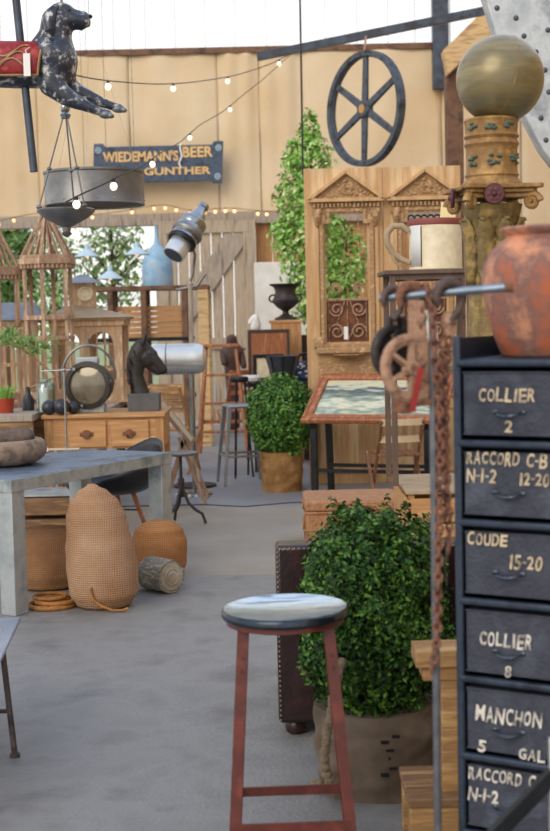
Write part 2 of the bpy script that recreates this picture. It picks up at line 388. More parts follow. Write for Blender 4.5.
# glass
def glassmat(name, tint, a):
    m = bpy.data.materials.new(name); m.use_nodes = True; MATS[name] = m; nt = m.node_tree; N = nt.nodes; N.remove(N['Principled BSDF'])
    t = N.new('ShaderNodeBsdfTransparent'); t.inputs[0].default_value = tint
    g = N.new('ShaderNodeBsdfGlossy'); g.inputs['Roughness'].default_value = .04
    x = N.new('ShaderNodeMixShader'); x.inputs[0].default_value = a
    nt.links.new(t.outputs[0], x.inputs[1]); nt.links.new(g.outputs[0], x.inputs[2]); nt.links.new(x.outputs[0], N['Material Output'].inputs[0])
glassmat('pane', (1, 1, 1, 1), .06); glassmat('jar_glass', (.82, .88, .87, 1), .14)
# the painted sea picture
m = mat('sea_paint', '#8fa08e'); nt = m.node_tree; N = nt.nodes; L = nt.links; b = N['Principled BSDF']; b.inputs['Roughness'].default_value = .25
tc = N.new('ShaderNodeTexCoord'); sx = N.new('ShaderNodeSeparateXYZ'); L.new(tc.outputs['Object'], sx.inputs[0])
nz = N.new('ShaderNodeTexNoise'); nz.inputs['Scale'].default_value = 7; nz.inputs['Detail'].default_value = 8
mp = N.new('ShaderNodeMapping'); mp.inputs['Scale'].default_value = (1, 3.5, 1); L.new(tc.outputs['Object'], mp.inputs[0]); L.new(mp.outputs[0], nz.inputs['Vector'])
ma = N.new('ShaderNodeMath'); ma.operation = 'MULTIPLY_ADD'; L.new(nz.outputs['Fac'], ma.inputs[0]); ma.inputs[1].default_value = .42; L.new(sx.outputs['Y'], ma.inputs[2])
cr = N.new('ShaderNodeValToRGB'); e = cr.color_ramp.elements
stops = [(0.05, '#8d8a6c'), (.18, '#77806e'), (.28, '#c4c6a6'), (.36, '#7d8d7e'), (.46, '#d9d8bc'), (.54, '#93a290'), (.62, '#5d625f'), (.66, '#565c5c'), (.70, '#b3bba4'), (.80, '#d3c49c'), (.95, '#b4bba8')]
e[0].position = stops[0][0]; e[0].color = lin(stops[0][1]); e[1].position = stops[-1][0]; e[1].color = lin(stops[-1][1])
for p, c in stops[1:-1]: x = cr.color_ramp.elements.new(p); x.color = lin(c)
L.new(ma.outputs[0], cr.inputs['Fac']); L.new(cr.outputs[0], b.inputs['Base Color'])
# ---------------------------------------------------------------- setting
YB = 19.0
ya, yb = onz(275, 574).y, onz(275, 505).y
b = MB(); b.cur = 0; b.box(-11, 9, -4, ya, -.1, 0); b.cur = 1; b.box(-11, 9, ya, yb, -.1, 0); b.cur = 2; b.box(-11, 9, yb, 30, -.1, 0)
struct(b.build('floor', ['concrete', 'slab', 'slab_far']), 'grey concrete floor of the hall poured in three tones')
# slab joint cut across the floor: a raised far slab strip of paler cement
p0 = onz(196, 505); p1 = onz(300, 503)
b = MB(); b.tube([V((-6, p0.y + .05, .0)), onz(205, 505) , onz(245, 507), onz(290, 503), V((7, p1.y - .1, 0))], .008, 6); struct(b.build('trim_1', 'black_metal'), 'dark expansion joint across the floor')
b = MB(); b.box(-14, 14, 30, 90, -.12, -.02); o = b.build('ground', 'grass'); struct(o, 'pale ground outside beyond the barn opening')
wl, wr = -6.5, 6.0
b = MB(); x_ = at(438, 20, YB).x; b.box(x_ - .10, x_ + .12, YB - .2, YB - .05, 4.55, 7.7); struct(b.build('trim_7', 'pole_blue'), 'dark jamb at the right end of the clerestory')
# burlap panels above the lower beam
zt = at(275, 51, YB).z; zb = at(275, 213, YB).z
seams = [wl, at(-10, 100, YB).x, at(36, 100, YB).x, at(128, 100, YB).x, at(217, 100, YB).x, at(258, 100, YB).x, at(302, 100, YB).x, at(440, 100, YB).x, at(520, 100, YB).x, wr]
wall = bpy.data.objects.new('wall_back', None); COL.objects.link(wall); struct(wall, 'back wall hung with burlap sheets')
for i in range(len(seams) - 1):
    a, c = seams[i], seams[i+1]; n, m = 24, 30; vs = []; fs = []
    for j in range(m + 1):
        for k in range(n + 1):
            u = k / n; v = j / m; x = a + (c - a) * u + .012; z = (zb - .02 if i < len(seams) - 3 else .02) + (zt - (zb - .02 if i < len(seams) - 3 else .02)) * v
            y = -.03 * math.sin(PI * u) - .02 * noise.noise(V((x * 2.2, z * 1.2, i))) - .015 * math.sin(u * 14 + i) * (.4 + .6 * v)
            vs.append((x, YB + y + (i % 2) * .02, z))
    for j in range(m):
        for k in range(n): q = j*(n+1)+k; fs.append((q, q+1, q+n+2, q+n+1))
    b = MB(); b.add(vs, fs); o = b.build('burlap_panel', 'burlap_wall', wall); sm = o.modifiers.new('thick', 'SOLIDIFY'); sm.thickness = .01
b = MB(); b.box(wl, wr, YB + .1, YB + .2, zb - .05, zt); struct(b.build('backing_boards', 'pine_v', wall))
b = MB(); b.box(at(-20, 50, YB).x, at(440, 50, YB).x, YB - .06, YB + .1, zt - .02, zt + .06); struct(b.build('trim_2', 'timber_rust'), 'rusty brown sill along the top of the burlap')
b = MB(); b.box(wl, at(440, 100, YB).x, YB - .12, YB + .08, zb - .14, zb + .02); struct(b.build('trim_3', 'wood_grey'), 'grey timber beam at the bottom of the burlap')
# clerestory window
w = bpy.data.objects.new('window_1', None); COL.objects.link(w); struct(w, 'long bright clerestory window above the burlap wall')
b = MB()
for px in [-30, 0, 27, 57, 85, 113, 145, 175, 205, 235, 266, 325, 357, 388, 415, 450]:
    x = at(px, 30, YB).x; b.box(x - .008, x + .008, YB, YB + .03, zt + .05, zt + 2.4)
b.box(wl, wr, YB, YB + .08, zt + 2.4, zt + 2.5); b.build('window_frame', 'cream_grey', w)
b = MB(); b.box(wl, wr, YB + .012, YB + .018, zt + .05, zt + 2.4); b.build('glass_pane', 'pane', w)
# opening at the left, then the plank wall right of the sliding door
xd0, xd1 = at(158, 300, YB).x, at(257, 300, YB).x
b = MB()
x = xd1
while x < at(440, 100, YB).x:
    b.box(x, min(x + .235, wr), YB, YB + .05 + .01 * random.random(), 0, zb); x += .24
struct(b.build('wall_right', 'pine_v'), 'plank wall right of the sliding barn door')
b = MB(); b.box(wl - .1, wl, YB - 2, YB + .2, 0, 8); struct(b.build('wall_left', 'pine_v'), 'end of the back wall at the left')
# sliding barn door
dz = zb - .08
d = bpy.data.objects.new('door_1', None); COL.objects.link(d); d.location = ((xd0 + xd1) / 2, YB - .2, 0); struct(d, 'weathered grey sliding barn door of vertical boards with a diagonal brace')
hw = (xd1 - xd0) / 2
b = MB(); n = 9
for i in range(n):
    a = -hw + 2 * hw * i / n; b.box(a + .006, a + 2*hw/n - .006, 0, .03, .06, dz - .02)
b.build('board_panel', 'wood_plank', d, bevel=.003)
b = MB(); b.frame(-hw, hw, .05, dz - .02, .17, -.045, 0); b.box(-hw + .17, hw - .17, -.045, 0, 1.05, 1.2); b.build('door_frame', 'wood_plank', d, bevel=.004)
b = MB(); b.prism([(-hw + .17, 1.22), (-hw + .17, 1.45), (hw - .42, dz - .20), (hw - .172, dz - .20), (hw - .172, dz - .38), (-hw + .33, 1.22)], -.04, -.001); b.build('diagonal_brace', 'wood_grey', d, bevel=.004)
# timber post, knee brace and riveted roof truss at the upper right
Yt = 17.0
a = at(452, 60, Yt); c = at(455, 250, Yt)
b = MB(); b.box(a.x - .09, a.x + .12, Yt - .1, Yt + .1, 0, at(452, 66, Yt).z); struct(b.build('trim_4', 'timber_rust', bevel=.01), 'rusty brown timber post beside the burlap')
b = MB(); b.prism([(at(x, y, Yt - .25).x, at(x, y, Yt - .25).z) for x, y in ((442, 52), (486, 8), (514, 4), (494, 32), (447, 76))], Yt - .35, Yt - .13); struct(b.build('trim_5', 'barn_timber', bevel=.01), 'pale diagonal timber brace at the upper right')
b = MB(); b.bar(at(257, 57, 15.5), at(484, 11, 15.5), .08, .09); 
for k in (.72, .76, .9, .94, .97):
    p = at(257, 57, 15.46).lerp(at(484, 11, 15.46), k); b.lathe([(.02, -.01), (.02, .01)], 8, c=p, axis='Y')
o = b.build('steel_tie_bar', 'pole_blue', bevel=.004); tag(o, 'dark steel tie bar slanting up to the right above the burlap wall', 'beam')
Yr = 9.0
poly = [(482, -14), (575, -14), (580, 185), (560, 172), (543, 150), (526, 118), (511, 80), (497, 36)]
pw = [at(x, y, Yr) for x, y in poly]
b = MB(); b.prism([(p.x, p.z) for p in pw], Yr, Yr + .18); o = b.build('roof_truss', 'truss', bevel=.008)
tag(o, 'pale grey riveted steel roof truss rising behind the big ball', 'truss')
b = MB()
for px, py in [(516, 18), (524, 36), (536, 52), (545, 70), (549, 92), (541, 118), (546, 140), (497, 8), (548, 30)]:
    p = at(px, py, Yr); b.sph((p.x, Yr, p.z), (.018, .012, .018), 12, 6)
rv = b.build('rivets', 'truss_rivet', o)
b = MB(); p = at(300, 0, 13.9); q = at(303, 176, 13.9); b.tube([V((p.x, 13.9, 7)), p, q], .012, 6); o = b.build('hanging_cable', 'wire'); tag(o, 'thin dark cable hanging straight down in front of the slender tree', 'cable')
# covered part of the hall over the foreground
b = MB(); b.box(-1.34, -1.0, 6.2, 8.9, 3.8, 4.0); struct(b.build('trim_6', 'roof_board'), 'roof purlin from which the dog, the lamp and the drum hang')
b = MB(); b.box(5.2, 5.35, -4, 19, 0, 5.5); struct(b.build('wall_side', 'barn_timber'), 'boarded side wall of the hall')
# ---------------------------------------------------------------- light
w = bpy.data.worlds.new('world'); SC.world = w; w.use_nodes = True; nt = w.node_tree; N = nt.nodes; L = nt.links
bg = N['Background']; tc = N.new('ShaderNodeTexCoord'); sx = N.new('ShaderNodeSeparateXYZ'); L.new(tc.outputs['Generated'], sx.inputs[0])
cr = N.new('ShaderNodeValToRGB'); e = cr.color_ramp.elements
e[0].position = 0; e[0].color = (1, .97, .92, 1); e[1].position = .9; e[1].color = (.58, .72, 1, 1)
x = e.new(.35); x.color = (.95, .97, 1, 1)
L.new(sx.outputs['Z'], cr.inputs['Fac']); L.new(cr.outputs[0], bg.inputs['Color']); bg.inputs['Strength'].default_value = 1.25
sd = bpy.data.lights.new('sun', 'SUN'); sd.energy = 1.6; sd.angle = R(40); sd.color = (1, .86, .68)
so = bpy.data.objects.new('sun', sd); COL.objects.link(so); so.rotation_euler = (R(58), 0, R(-32))
SC.view_settings.view_transform = 'Standard'; SC.view_settings.look = 'None'; SC.view_settings.exposure = 0.0; SC.view_settings.gamma = 1
SC.view_settings.use_curve_mapping = False
SC.cycles.use_denoising = True
# ================================================================ FOREGROUND
# ---- red bar stool with zinc seat
Ys = 3.6
c = at(284.6, 607, Ys); zs = c.z
t = thing('bar_stool', 'red painted metal bar stool with a round shiny zinc seat, front centre', 'stool', (c.x + .010, Ys, 0)); t.rotation_euler = (0, -R(.7), 0)
b = MB(); b.lathe([(0, zs-.004), (.150, zs-.003), (.158, zs+.001), (.166, zs+.002), (.166, zs-.010), (0, zs-.010)], 64)
st_ = b.build('seat', 'stool_top', t)
b = MB(); b.lathe([(.1665, zs+.001), (.170, zs-.001), (.173, zs-.006), (.173, zs-.018), (.169, zs-.023), (.150, zs-.024), (.150, zs-.012), (.1665, zs-.011)], 64, closed=True); b.build('rolled_rim', 'rim_steel', st_)
b = MB(); b.lathe([(.14, zs-.024), (.160, zs-.024), (.160, zs-.038), (.152, zs-.041), (.14, zs-.041)], 48, closed=True); b.build('seat_ring', 'red_paint', t)
tx, bx, tz = .112, .163, zs - .03
for i, j in ((-1, -1), (1, -1), (-1, 1), (1, 1)):
    A = V((i * tx, j * .085, tz)); B = V((i * bx, j * .155, .0))
    b = MB(); b.bar(A, B, .029, .005, upv=(0, 1, 0)); b.bar(A + V((i*.013, -j*.0 + (.014 if j < 0 else -.014), 0)), B + V((i*.013, (.014 if j < 0 else -.014), 0)), .005, .032, upv=(0, 1, 0))
    if j < 0:
        for k in (.12, .17):
            p = A.lerp(B, k); b.lathe([(.004, -.008), (.004, .004)], 8, c=p, axis='Y')
    b.build('leg', 'red_paint', t)
def lg(i, j, z):
    k = (tz - z) / tz; return V((i * (tx + (bx - tx) * k), j * (.085 + .07 * k), z))
for s, e in (((-1, -1), (1, -1)), ((-1, 1), (1, 1)), ((-1, -1), (-1, 1)), ((1, -1), (1, 1))):
    b = MB(); b.bar(lg(*s, .155), lg(*e, .155), .008, .026); b.build('stretcher', 'red_paint', t)
# ---- near boxwood in a cloth-wrapped pot
def boxwood(label, c, rad, power, zc, potr, poth, n, size, lm, pm, seed, band=True):
    t = thing('potted_boxwood', label, 'potted shrub', (c[0], c[1], 0))
    b = MB(); lumpy(b, (0, 0, zc), rad, power, .22, seed, k0=.72); b.build('dark_core', 'leaf_core', t)  # solid dark green lump filling the inside of the foliage
    b = MB(); leaves(b, (0, 0, zc), rad, n, size, power, .70, .22, seed); b.build('foliage', lm, t, smooth=0)
    rr = random.Random(seed); vs = []; fs = []; nn = 64; prof = []
    for k in range(25):
        v = k / 24; r = potr * (1.0 + .06 * math.sin(v * 2.6) - .05 * (1 - v)); prof.append((r, poth * v))
    for r, z in prof:
        for k in range(nn):
            a = 2*PI*k/nn; q = r * (1 + .055 * noise.noise(V((math.cos(a)*2, math.sin(a)*2, z*22 + seed))) + .03 * math.sin(z*55 + 4*math.sin(a*2 + seed)) * (.4 + .6*abs(math.sin(a*1.5 + seed))))
            vs.append((q*math.cos(a), q*math.sin(a), z))
    m = len(prof)
    for i in range(m-1):
        for k in range(nn): fs.append((i*nn+k, i*nn+(k+1) % nn, (i+1)*nn+(k+1) % nn, (i+1)*nn+k))
    fs.append(tuple(range(nn))[::-1]); fs.append(tuple((m-1)*nn+k for k in range(nn)))
    b = MB(); b.add(vs, fs); pot = b.build('pot_wrap', pm, t)
    if band:
        b = MB(); b.tube([(potr*1.0*math.cos(2*PI*k/40), potr*1.0*math.sin(2*PI*k/40), poth*.62 + .012*math.sin(k*.7)) for k in range(40)], potr*.035, 8, closed=True)
        b.build('tie_band', pm, t)
    return t
g = at(373, 607, 4.35)
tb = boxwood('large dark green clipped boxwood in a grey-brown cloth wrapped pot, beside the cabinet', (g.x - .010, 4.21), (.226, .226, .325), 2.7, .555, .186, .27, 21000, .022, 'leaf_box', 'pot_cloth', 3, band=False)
# black stamp strokes on the wrap
for k, (px, py) in enumerate([(388, 742), (393, 750), (390, 758), (396, 768), (388, 775), (399, 736)]):
    p = at(px, py, 4.21 - .19); b = MB(); b.box(p.x - g.x - .012, p.x - g.x + .012, -.197, -.186, p.z - .004, p.z + .004); b.build('ink_mark', 'black_metal', tb)
# jute rope hanging beside the pot
b = MB(); pts = [at(334, 690, 3.94), at(331, 712, 3.93), at(327, 735, 3.92), at(325, 755, 3.92), at(326, 772, 3.92), at(331, 786, 3.91)]
pts = [pts[0] + V((.03, .05, .08))] + pts
fine = []
for i in range(len(pts) - 1):
    for k in range(8): fine.append(pts[i].lerp(pts[i+1], k/8))
b.tube(fine, [.013 + .002*math.sin(i*1.7) for i in range(len(fine))], 10)
kn = onz(318, 787, .02); b.sph((kn.x, kn.y, .024), (.028, .022, .022)); 
b.tube([(kn.x, kn.y, .022), (kn.x + .03, kn.y + .01, .02), fine[-1] + V((0, 0, -.015))], .014, 8)
o = b.build('jute_rope', 'jute'); tag(o, 'thick twisted jute rope with a knot hanging down beside the pot of the large boxwood', 'rope')
# ---- leather club chair
p0 = onz(284, 735); Xl = at(277, 640, 4.70).x; S = 4.7 / 1350
t = thing('leather_armchair', 'dark brown leather armchair edge with brass nailheads, half hidden behind the large boxwood', 'armchair', (Xl, 4.70, 0))
Hh = .50
def arm(x0, x1, nm):
    b = MB(); b.box(x0, x1, .13, .75, .05, Hh - .07); b.box(x0 + .005, x1 - .005, .135, .75, Hh - .09, Hh - .01); 
    b.box(x0 + .002, x1 - .002, .13, .755, Hh - .03, Hh); return b.build(nm, 'leather', t, bevel=.014)
a1 = arm(0, .155, 'armrest'); a2 = arm(.60, .755, 'armrest')
b = MB(); b.box(.15, .605, .12, .74, .05, .26); b.build('seat_base', 'leather', t, bevel=.02)
b = MB(); b.box(.158, .598, .14, .76, .265, .40); b.build('seat_cushion', 'leather', t, bevel=.04)
b = MB(); b.box(0, .16, 0, .13, .05, .69); b.box(.163, .592, .004, .13, .05, .69); b.box(.595, .755, 0, .13, .05, .69); bk_ = b.build('backrest', 'leather', t, bevel=.016)
b = MB()
for k in range(35):
    z = .065 + k * .0177; b.sph((.009, -.001, z), (.0045, .003, .0045), 8, 4); b.sph((.746, -.001, z), (.0045, .003, .0045), 8, 4)
for k in range(43): b.sph((.018 + k*.017, -.001, .678), (.0045, .003, .0045), 8, 4)
b.build('nailheads', 'brass_nail', bk_)
for x, y in ((.06, .06), (.695, .06), (.06, .71), (.695, .71)):
    b = MB(); b.lathe([(.02, 0), (.034, .008), (.038, .025), (.034, .045), (.028, .055)], 20, c=(x, y, 0)); b.build('foot', 'leather', t)
# ---- steel drawer cabinet
ang = R(-30)
C0 = at(456, 350, 3.2)
t = thing('drawer_cabinet', 'tall blue-black steel cabinet of small drawers with chalked lettering', 'cabinet', (C0.x, 3.2, 0), ang)
F = rel(t); nrm = V((math.sin(ang), -math.cos(ang), 0)); P0 = V((C0.x, 3.2, 0))
def cf(px, py, off=0):   # point on the cabinet front, local frame
    return F(onplane(px, py, P0 + nrm * off, nrm))
Wc, Dc = .345, .36; pw_ = .02; ztop = 1.386; pit = .19
for x in (0, Wc):
    for y in (0, Dc):
        b = MB(); b.box(x - pw_/2, x + pw_/2, y - .002, y + pw_, 0, ztop + (.055 if y == 0 or x == 0 else .02)); b.build('corner_post', 'cab_frame', t, bevel=.005)
b = MB(); b.box(-.004, Wc + .004, .02, Dc, ztop - .008, ztop); b.box(-.002, .002, .02, Dc, ztop, ztop + .05); b.box(0, Wc, Dc, Dc + .004, ztop, ztop + .05); b.box(Wc - .002, Wc + .002, .02, Dc, ztop, ztop + .05)
b.build('top_tray', 'cab_frame', t)
b = MB(); b.box(-.003, 0, .02, Dc, .05, ztop - .01); b.box(Wc, Wc + .003, .02, Dc, .05, ztop - .01); b.box(0, Wc, Dc + .004, Dc + .007, .05, ztop); b.build('side_panel', 'cab_frame', t)
for i in range(8):
    z = ztop - pit * i; b = MB(); b.bar((0, .006, z - .01), (Wc, .006, z - .01), .020, .018); b.build('rail', 'cab_frame', t, bevel=.006)
words = [
    [('COLLIER', 478, 396, 536, 388, 402, 0), ('2', 504, 427, 513, 420, 433, 0)],
    [('RACCORD', 466, 458, 520, 452, 465, 0), ('C-B', 526, 461, 548, 454, 468, 0), ('N-1-2', 466, 476, 497, 469, 483, 0), ('12-20', 519, 479, 550, 473, 486, 0)],
    [('COUDE', 467, 540, 508, 533, 546, 0), ('15-20', 509, 563, 543, 556, 570, 0)],
    [('COLLIER', 479, 641, 533, 633, 648, 0), ('8', 504, 671, 512, 666, 677, 0)],
    [('MANCHON', 475, 718, 543, 709, 725, 0), ('5', 477, 746, 487, 740, 752, 0), ('GAL', 518, 755, 546, 749, 761, 0)],
    [('RACCORD C', 468, 777, 536, 771, 784, 0), ('N-1-2', 468, 796, 499, 789, 803, 0)],
    [('COUDE', 480, 860, 530, 853, 868, 0)]]
for i in range(7):
    z1 = ztop - pit * i - .03; z0 = z1 - pit + .04
    b = MB(); b.box(.016, Wc - .016, .004, Dc - .01, z0, z1); b.box(.014, Wc - .014, .001, .004, z0, z0 + .004); b.box(.014, Wc - .014, .001, .004, z1 - .004, z1)
    dr = b.build('drawer', 'cab_drawer', t, bevel=.003)
    pc = cf(508, 408 + i * 79); hz = z0 + (z1 - z0) * .37; hx = pc.x
    b = MB(); pts = []
    for k in range(13):
        u = k / 12 * 2 - 1; pts.append((hx + u * .032, .001 - .017 * (1 - u**4), hz - .008 * (1 - u*u)))
    b.tube(pts, [.0028 + .0035 * (1 - abs(k/6 - 1)) for k in range(13)], 8); b.sph((hx - .034, .002, hz), (.009, .003, .006)); b.sph((hx + .034, .002, hz), (.009, .003, .006))
    b.build('pull_handle', 'pipe_dark', dr)
    if i < 6:
        for (s, x0, yc, x1, y0, y1, _) in words[i]:
            b = MB()
            A = cf(x0, yc); B = cf(x1, yc); c1 = cf((x0+x1)/2, y0); c2 = cf((x0+x1)/2, y1)
            vs, fs = brush(s, abs(B.x - A.x), abs(c1.z - c2.z), i*7 + len(s))
            cx = (A.x + B.x) / 2; cz = (c1.z + c2.z) / 2
            b.add([(x + cx, y * .3 - .0005 + .001, z + cz + .0) for x, y, z in vs], fs)
            b.build('lettering', 'chalk' if i in (0, 1, 2) else 'chalk_white', dr, smooth=0)
# ---- terracotta jar on the cabinet
jc = t.matrix_basis @ V((.185, .20, 0)) if False else (Matrix.Translation(t.location) @ t.rotation_euler.to_matrix().to_4x4()) @ V((.175, .185, 0))
tj = thing('clay_jar', 'big round terracotta jar with mottled purple and orange glaze, on top of the drawer cabinet', 'jar', (jc.x, jc.y, ztop))
Sj = jc.y / 1350
prof = [(0, 0), (.118, 0), (.124, .006), (.140, .05), (.155, .10), (.165, .15), (.169, .19), (.165, .225), (.150, .258), (.128, .282), (.112, .292), (.108, .298), (.113, .304), (.122, .309), (.124, .316), (.118, .321), (.108, .320), (.100, .31), (.098, .29), (.13, .24), (.14, .18), (.11, .05), (0, .02)]
b = MB(); b.lathe([(r, z * .97) for r, z in prof], 64); b.build('body', 'terracotta', tj, smooth=50)
# ---- gilded column with ball
Yc = 4.45; s = Yc / 1350; q = at(492, 200, Yc)
t = thing('carved_column', 'gilded carved column with flowers and rosettes rising behind the drawer cabinet', 'column', (q.x, Yc, 0))
zz = lambda py: at(495, py, Yc).z
b = MB(); b.box(-.16, .16, -.16, .16, 0, .12); b.lathe([(.15, .12), (.15, .16), (.12, .2), (.105, .22)], 32); b.build('base', 'gilt', t, bevel=.01)
n = 48; vs = []; fs = []; prof = [(.105, .22), (.098, .5), (.088, zz(345)), (.080, zz(320)), (.075, zz(290)), (.076, zz(250)), (.082, zz(222)), (.094, zz(205))]
fine = []
for i in range(len(prof)-1):
    for k in range(6): u = k/6; fine.append((prof[i][0]*(1-u)+prof[i+1][0]*u, prof[i][1]*(1-u)+prof[i+1][1]*u))
fine.append(prof[-1])
for r, z in fine:
    for k in range(96): a = 2*PI*k/96; rr = r*(1 + .045*abs(math.sin(a*8))); vs.append((rr*math.cos(a), rr*math.sin(a), z))
for i in range(len(fine)-1):
    for k in range(96): fs.append((i*96+k, i*96+(k+1) % 96, (i+1)*96+(k+1) % 96, (i+1)*96+k))
b = MB(); b.add(vs, fs); b.build('shaft', 'gilt', t)
for k in range(8):   # acanthus leaves curling out under the slab
    a = 2*PI*k/8 + .35; b = MB(); m = 10; vs = []; fs = []
    for i in range(m+1):
        u = i/m; rr = .072 + .008*u + .03*max(0, u-.6)**1.3*2.2; z = zz(285) + (zz(216)-zz(285))*min(u*1.1, 1) - .03*max(0, u-.85)*4
        w = .030*math.sin(PI*min(.95, .12+.8*u))**.7*(1 + .25*math.cos(i*2.6))
        for j in (-1, -.5, 0, .5, 1):
            ang2 = a + j*w/rr; r2 = rr + .012*(1-abs(j)) + .004; vs.append((r2*math.cos(ang2), r2*math.sin(ang2), z))
    for i in range(m):
        for j in range(4): q2 = i*5+j; fs.append((q2, q2+1, q2+6, q2+5))
    b.add(vs, fs); o = b.build('acanthus_leaf', 'gilt', t); sm = o.modifiers.new('thick', 'SOLIDIFY'); sm.thickness = .006
# abacus: slab with concave sides
def abacus(hw, z0, z1, b):
    pts = []
    for cnr in range(4):
        a0 = PI/4 + cnr*PI/2
        for k in range(9):
            u = k/8; A = V((math.cos(a0), math.sin(a0)))*hw*1.30; B = V((math.cos(a0+PI/2), math.sin(a0+PI/2)))*hw*1.30
            if k == 0: pts.append(A + V((-math.sin(a0), math.cos(a0)))*.012 - A.normalized()*.01)
            elif k == 8: pts.append(B - V((-math.sin(a0+PI/2), math.cos(a0+PI/2)))*.012 - B.normalized()*.01)
            else:
                p = A.lerp(B, u); pts.append(p - p.normalized()*.018*math.sin(PI*u)*hw/.14)
    b.prism([tuple(p) for p in pts], z0, z1, 'XY')
b = MB(); abacus(.128, zz(195), zz(191), b); abacus(.146, zz(191), zz(186.5), b); abacus(.112, zz(200), zz(195), b); o = b.build('capital_slab', 'gilt_brown', t, bevel=.003); o.rotation_euler.z = R(8)
for k in range(4):
    a = PI/4 + k*PI/2 + R(8); ca, sa = math.cos(a), math.sin(a); b = MB()
    pts = []
    for i in range(22):
        u = i/21; th = u*PI*3.2; r = .026*(1-u*.8); pts.append((ca*(.145 + r*math.cos(th)), sa*(.145 + r*math.cos(th)), zz(204) + r*math.sin(th)))
    b.tube(pts, [.013*(1-.4*i/21) for i in range(22)], 8); b.build('scroll', 'gilt_brown', t)
for k in range(4):
    a = -PI/2 - R(6) + k*PI/2; ca, sa = math.cos(a), math.sin(a); b = MB(); b.X = Matrix.Translation((ca*.128, sa*.128, zz(197))) @ Matrix.Rotation(a - PI/2, 4, 'Z')
    for i in range(6):
        u = 2*PI*i/6; b.sph((.015*math.cos(u), .0, .015*math.sin(u)), (.016, .008, .016), 14, 8)
    b.lathe([(.030, -.006), (.034, 0), (.030, .006)], 28, axis='Y'); b.sph((0, .006, 0), (.010, .010, .010), 12, 8); b.build('rosette', 'maroon', t)
b = MB()
pr = [(0, zz(188)), (.098, zz(188)), (.098, zz(184)), (.086, zz(180)), (.084, zz(178)), (.088, zz(176)), (.084, zz(173)), (.083, zz(150)), (.086, zz(147)), (.090, zz(145)), (.086, zz(142)), (.082, zz(140)), (.090, zz(137)), (.084, zz(134)), (.086, zz(124)), (.090, zz(121)), (.084, zz(119)), (.074, zz(119)), (.04, zz(127)), (0, zz(128))]
b.lathe(pr, 48); dr = b.build('neck_drum', 'gilt_brown', t)
b = MB(); rnd = random.Random(4)
for px, py in ((490, 162), (469, 162), (511, 160), (486, 129), (505, 128), (470, 128)):
    a0 = -PI/2 + math.asin(max(-1, min(1, (px-491)*s/.086))); z = zz(py); small = py < 140
    for j in range(9):
        da = rnd.uniform(-.24, .24)*(.7 if small else 1); dzz = rnd.uniform(-.017, .017)*(.55 if small else 1); r = .086
        b.sph((r*math.cos(a0+da), r*math.sin(a0+da), z + dzz), (.008, .008, .006), 8, 6)
b.build('floral_relief', 'verdigris', dr)
cb = at(500, 81, Yc); rb = 43 * s
t2 = thing('bronze_ball', 'large glossy bronze coloured ball sitting on top of the carved column', 'ball', (cb.x, Yc, at(500, 79.5, Yc).z - rb + .004))
zc = rb + .0; b = MB(); b.sph((0, 0, rb - .004), rb, 64, 40); b.build('ball', 'globe_bronze', t2)
b = MB(); b.X = Matrix.Translation((0, 0, rb - .004)) @ Matrix.Rotation(R(14), 4, 'Y') @ Matrix.Rotation(R(12), 4, 'Z'); b.torus((0, 0, 0), rb, .0012, 80, 6, axis='X'); b.build('seam', 'gilt_brown', t2)
# ---- pipe rack
Yp = 2.86
pb = onz(440, 1005); a = at(432, 292, Yp); foot = at(438, 831, Yp); dd = (foot - a); dd = dd / dd.z; base = a + dd * (-a.z); base.y = Yp
t = thing('pipe_rack', 'grey steel pipe rack, one upright with a short crossbar holding rusty hooks', 'pipe rack', (base.x, base.y, 0)); F = rel(t)
b = MB(); b.lathe([(0, 0), (.17, 0), (.17, .012), (.02, .02), (0, .02)], 32); b.build('base_plate', 'black_metal', t)
b = MB(); b.tube([F(V((base.x, base.y, .01))), F(a)], .0085, 16); b.build('upright', 'dark_tube', t)
l = at(380, 298, Yp + .05); r = at(510, 287, Yp - .06)
b = MB(); b.tube([F(l), F(r)], .0092, 18); b.build('crossbar', 'pipe_steel', t)
b = MB(); b.tube([F(r) - V((.012, 0, 0)), F(r) + V((.006, 0, 0))], .0115, 14); b.build('end_cap', 'rust', t)
def onbar(px): k = (px - 380) / 130; return l.lerp(r, k)
# hooks, each one a thing hanging on the crossbar
def hook(px, rad, th, m, label, tail):
    p = onbar(px); t = thing('iron_hook', label, 'hook', p, group=None); b = MB(); pts = []; rs = []
    for i in range(25):
        u = i/24; a = R(215) - u*R(250); pts.append((rad*math.cos(a)*.95, rad*.35*math.cos(a), -.0105 - rad*0 + rad*math.sin(a) - rad*.62 + .010 + .5*rad)); rs.append(th*(.45 + .55*math.sin(PI*min(1, .12+u*.8))))
    top = max(q[2] for q in pts); off = .0095 + th - top
    pts = [(x, y, z + off) for x, y, z in pts]
    e = pts[-1]; pts += [(e[0]*.8, e[1], e[2] - rad*.5), (0.1*rad, 0, e[2] - rad*1.0), (0, 0, e[2] - rad*1.0 - tail)]; rs += [th*.8, th*.75, th*.7]
    b.tube(pts, rs, 12); b.build('hook_body', m, t); return t, p + V((0, 0, pts[-1][2]))
h1, e1 = hook(394, .024, .0085, 'iron_brown', 'small dark iron hook, leftmost on the pipe crossbar', .004)
h2, e2 = hook(412, .027, .0115, 'rust', 'rusty brown iron hook, second from the left on the pipe crossbar', .006)
h3, e3 = hook(451, .030, .0115, 'iron_brown', 'largest dark iron hook, rightmost on the pipe crossbar', .010)
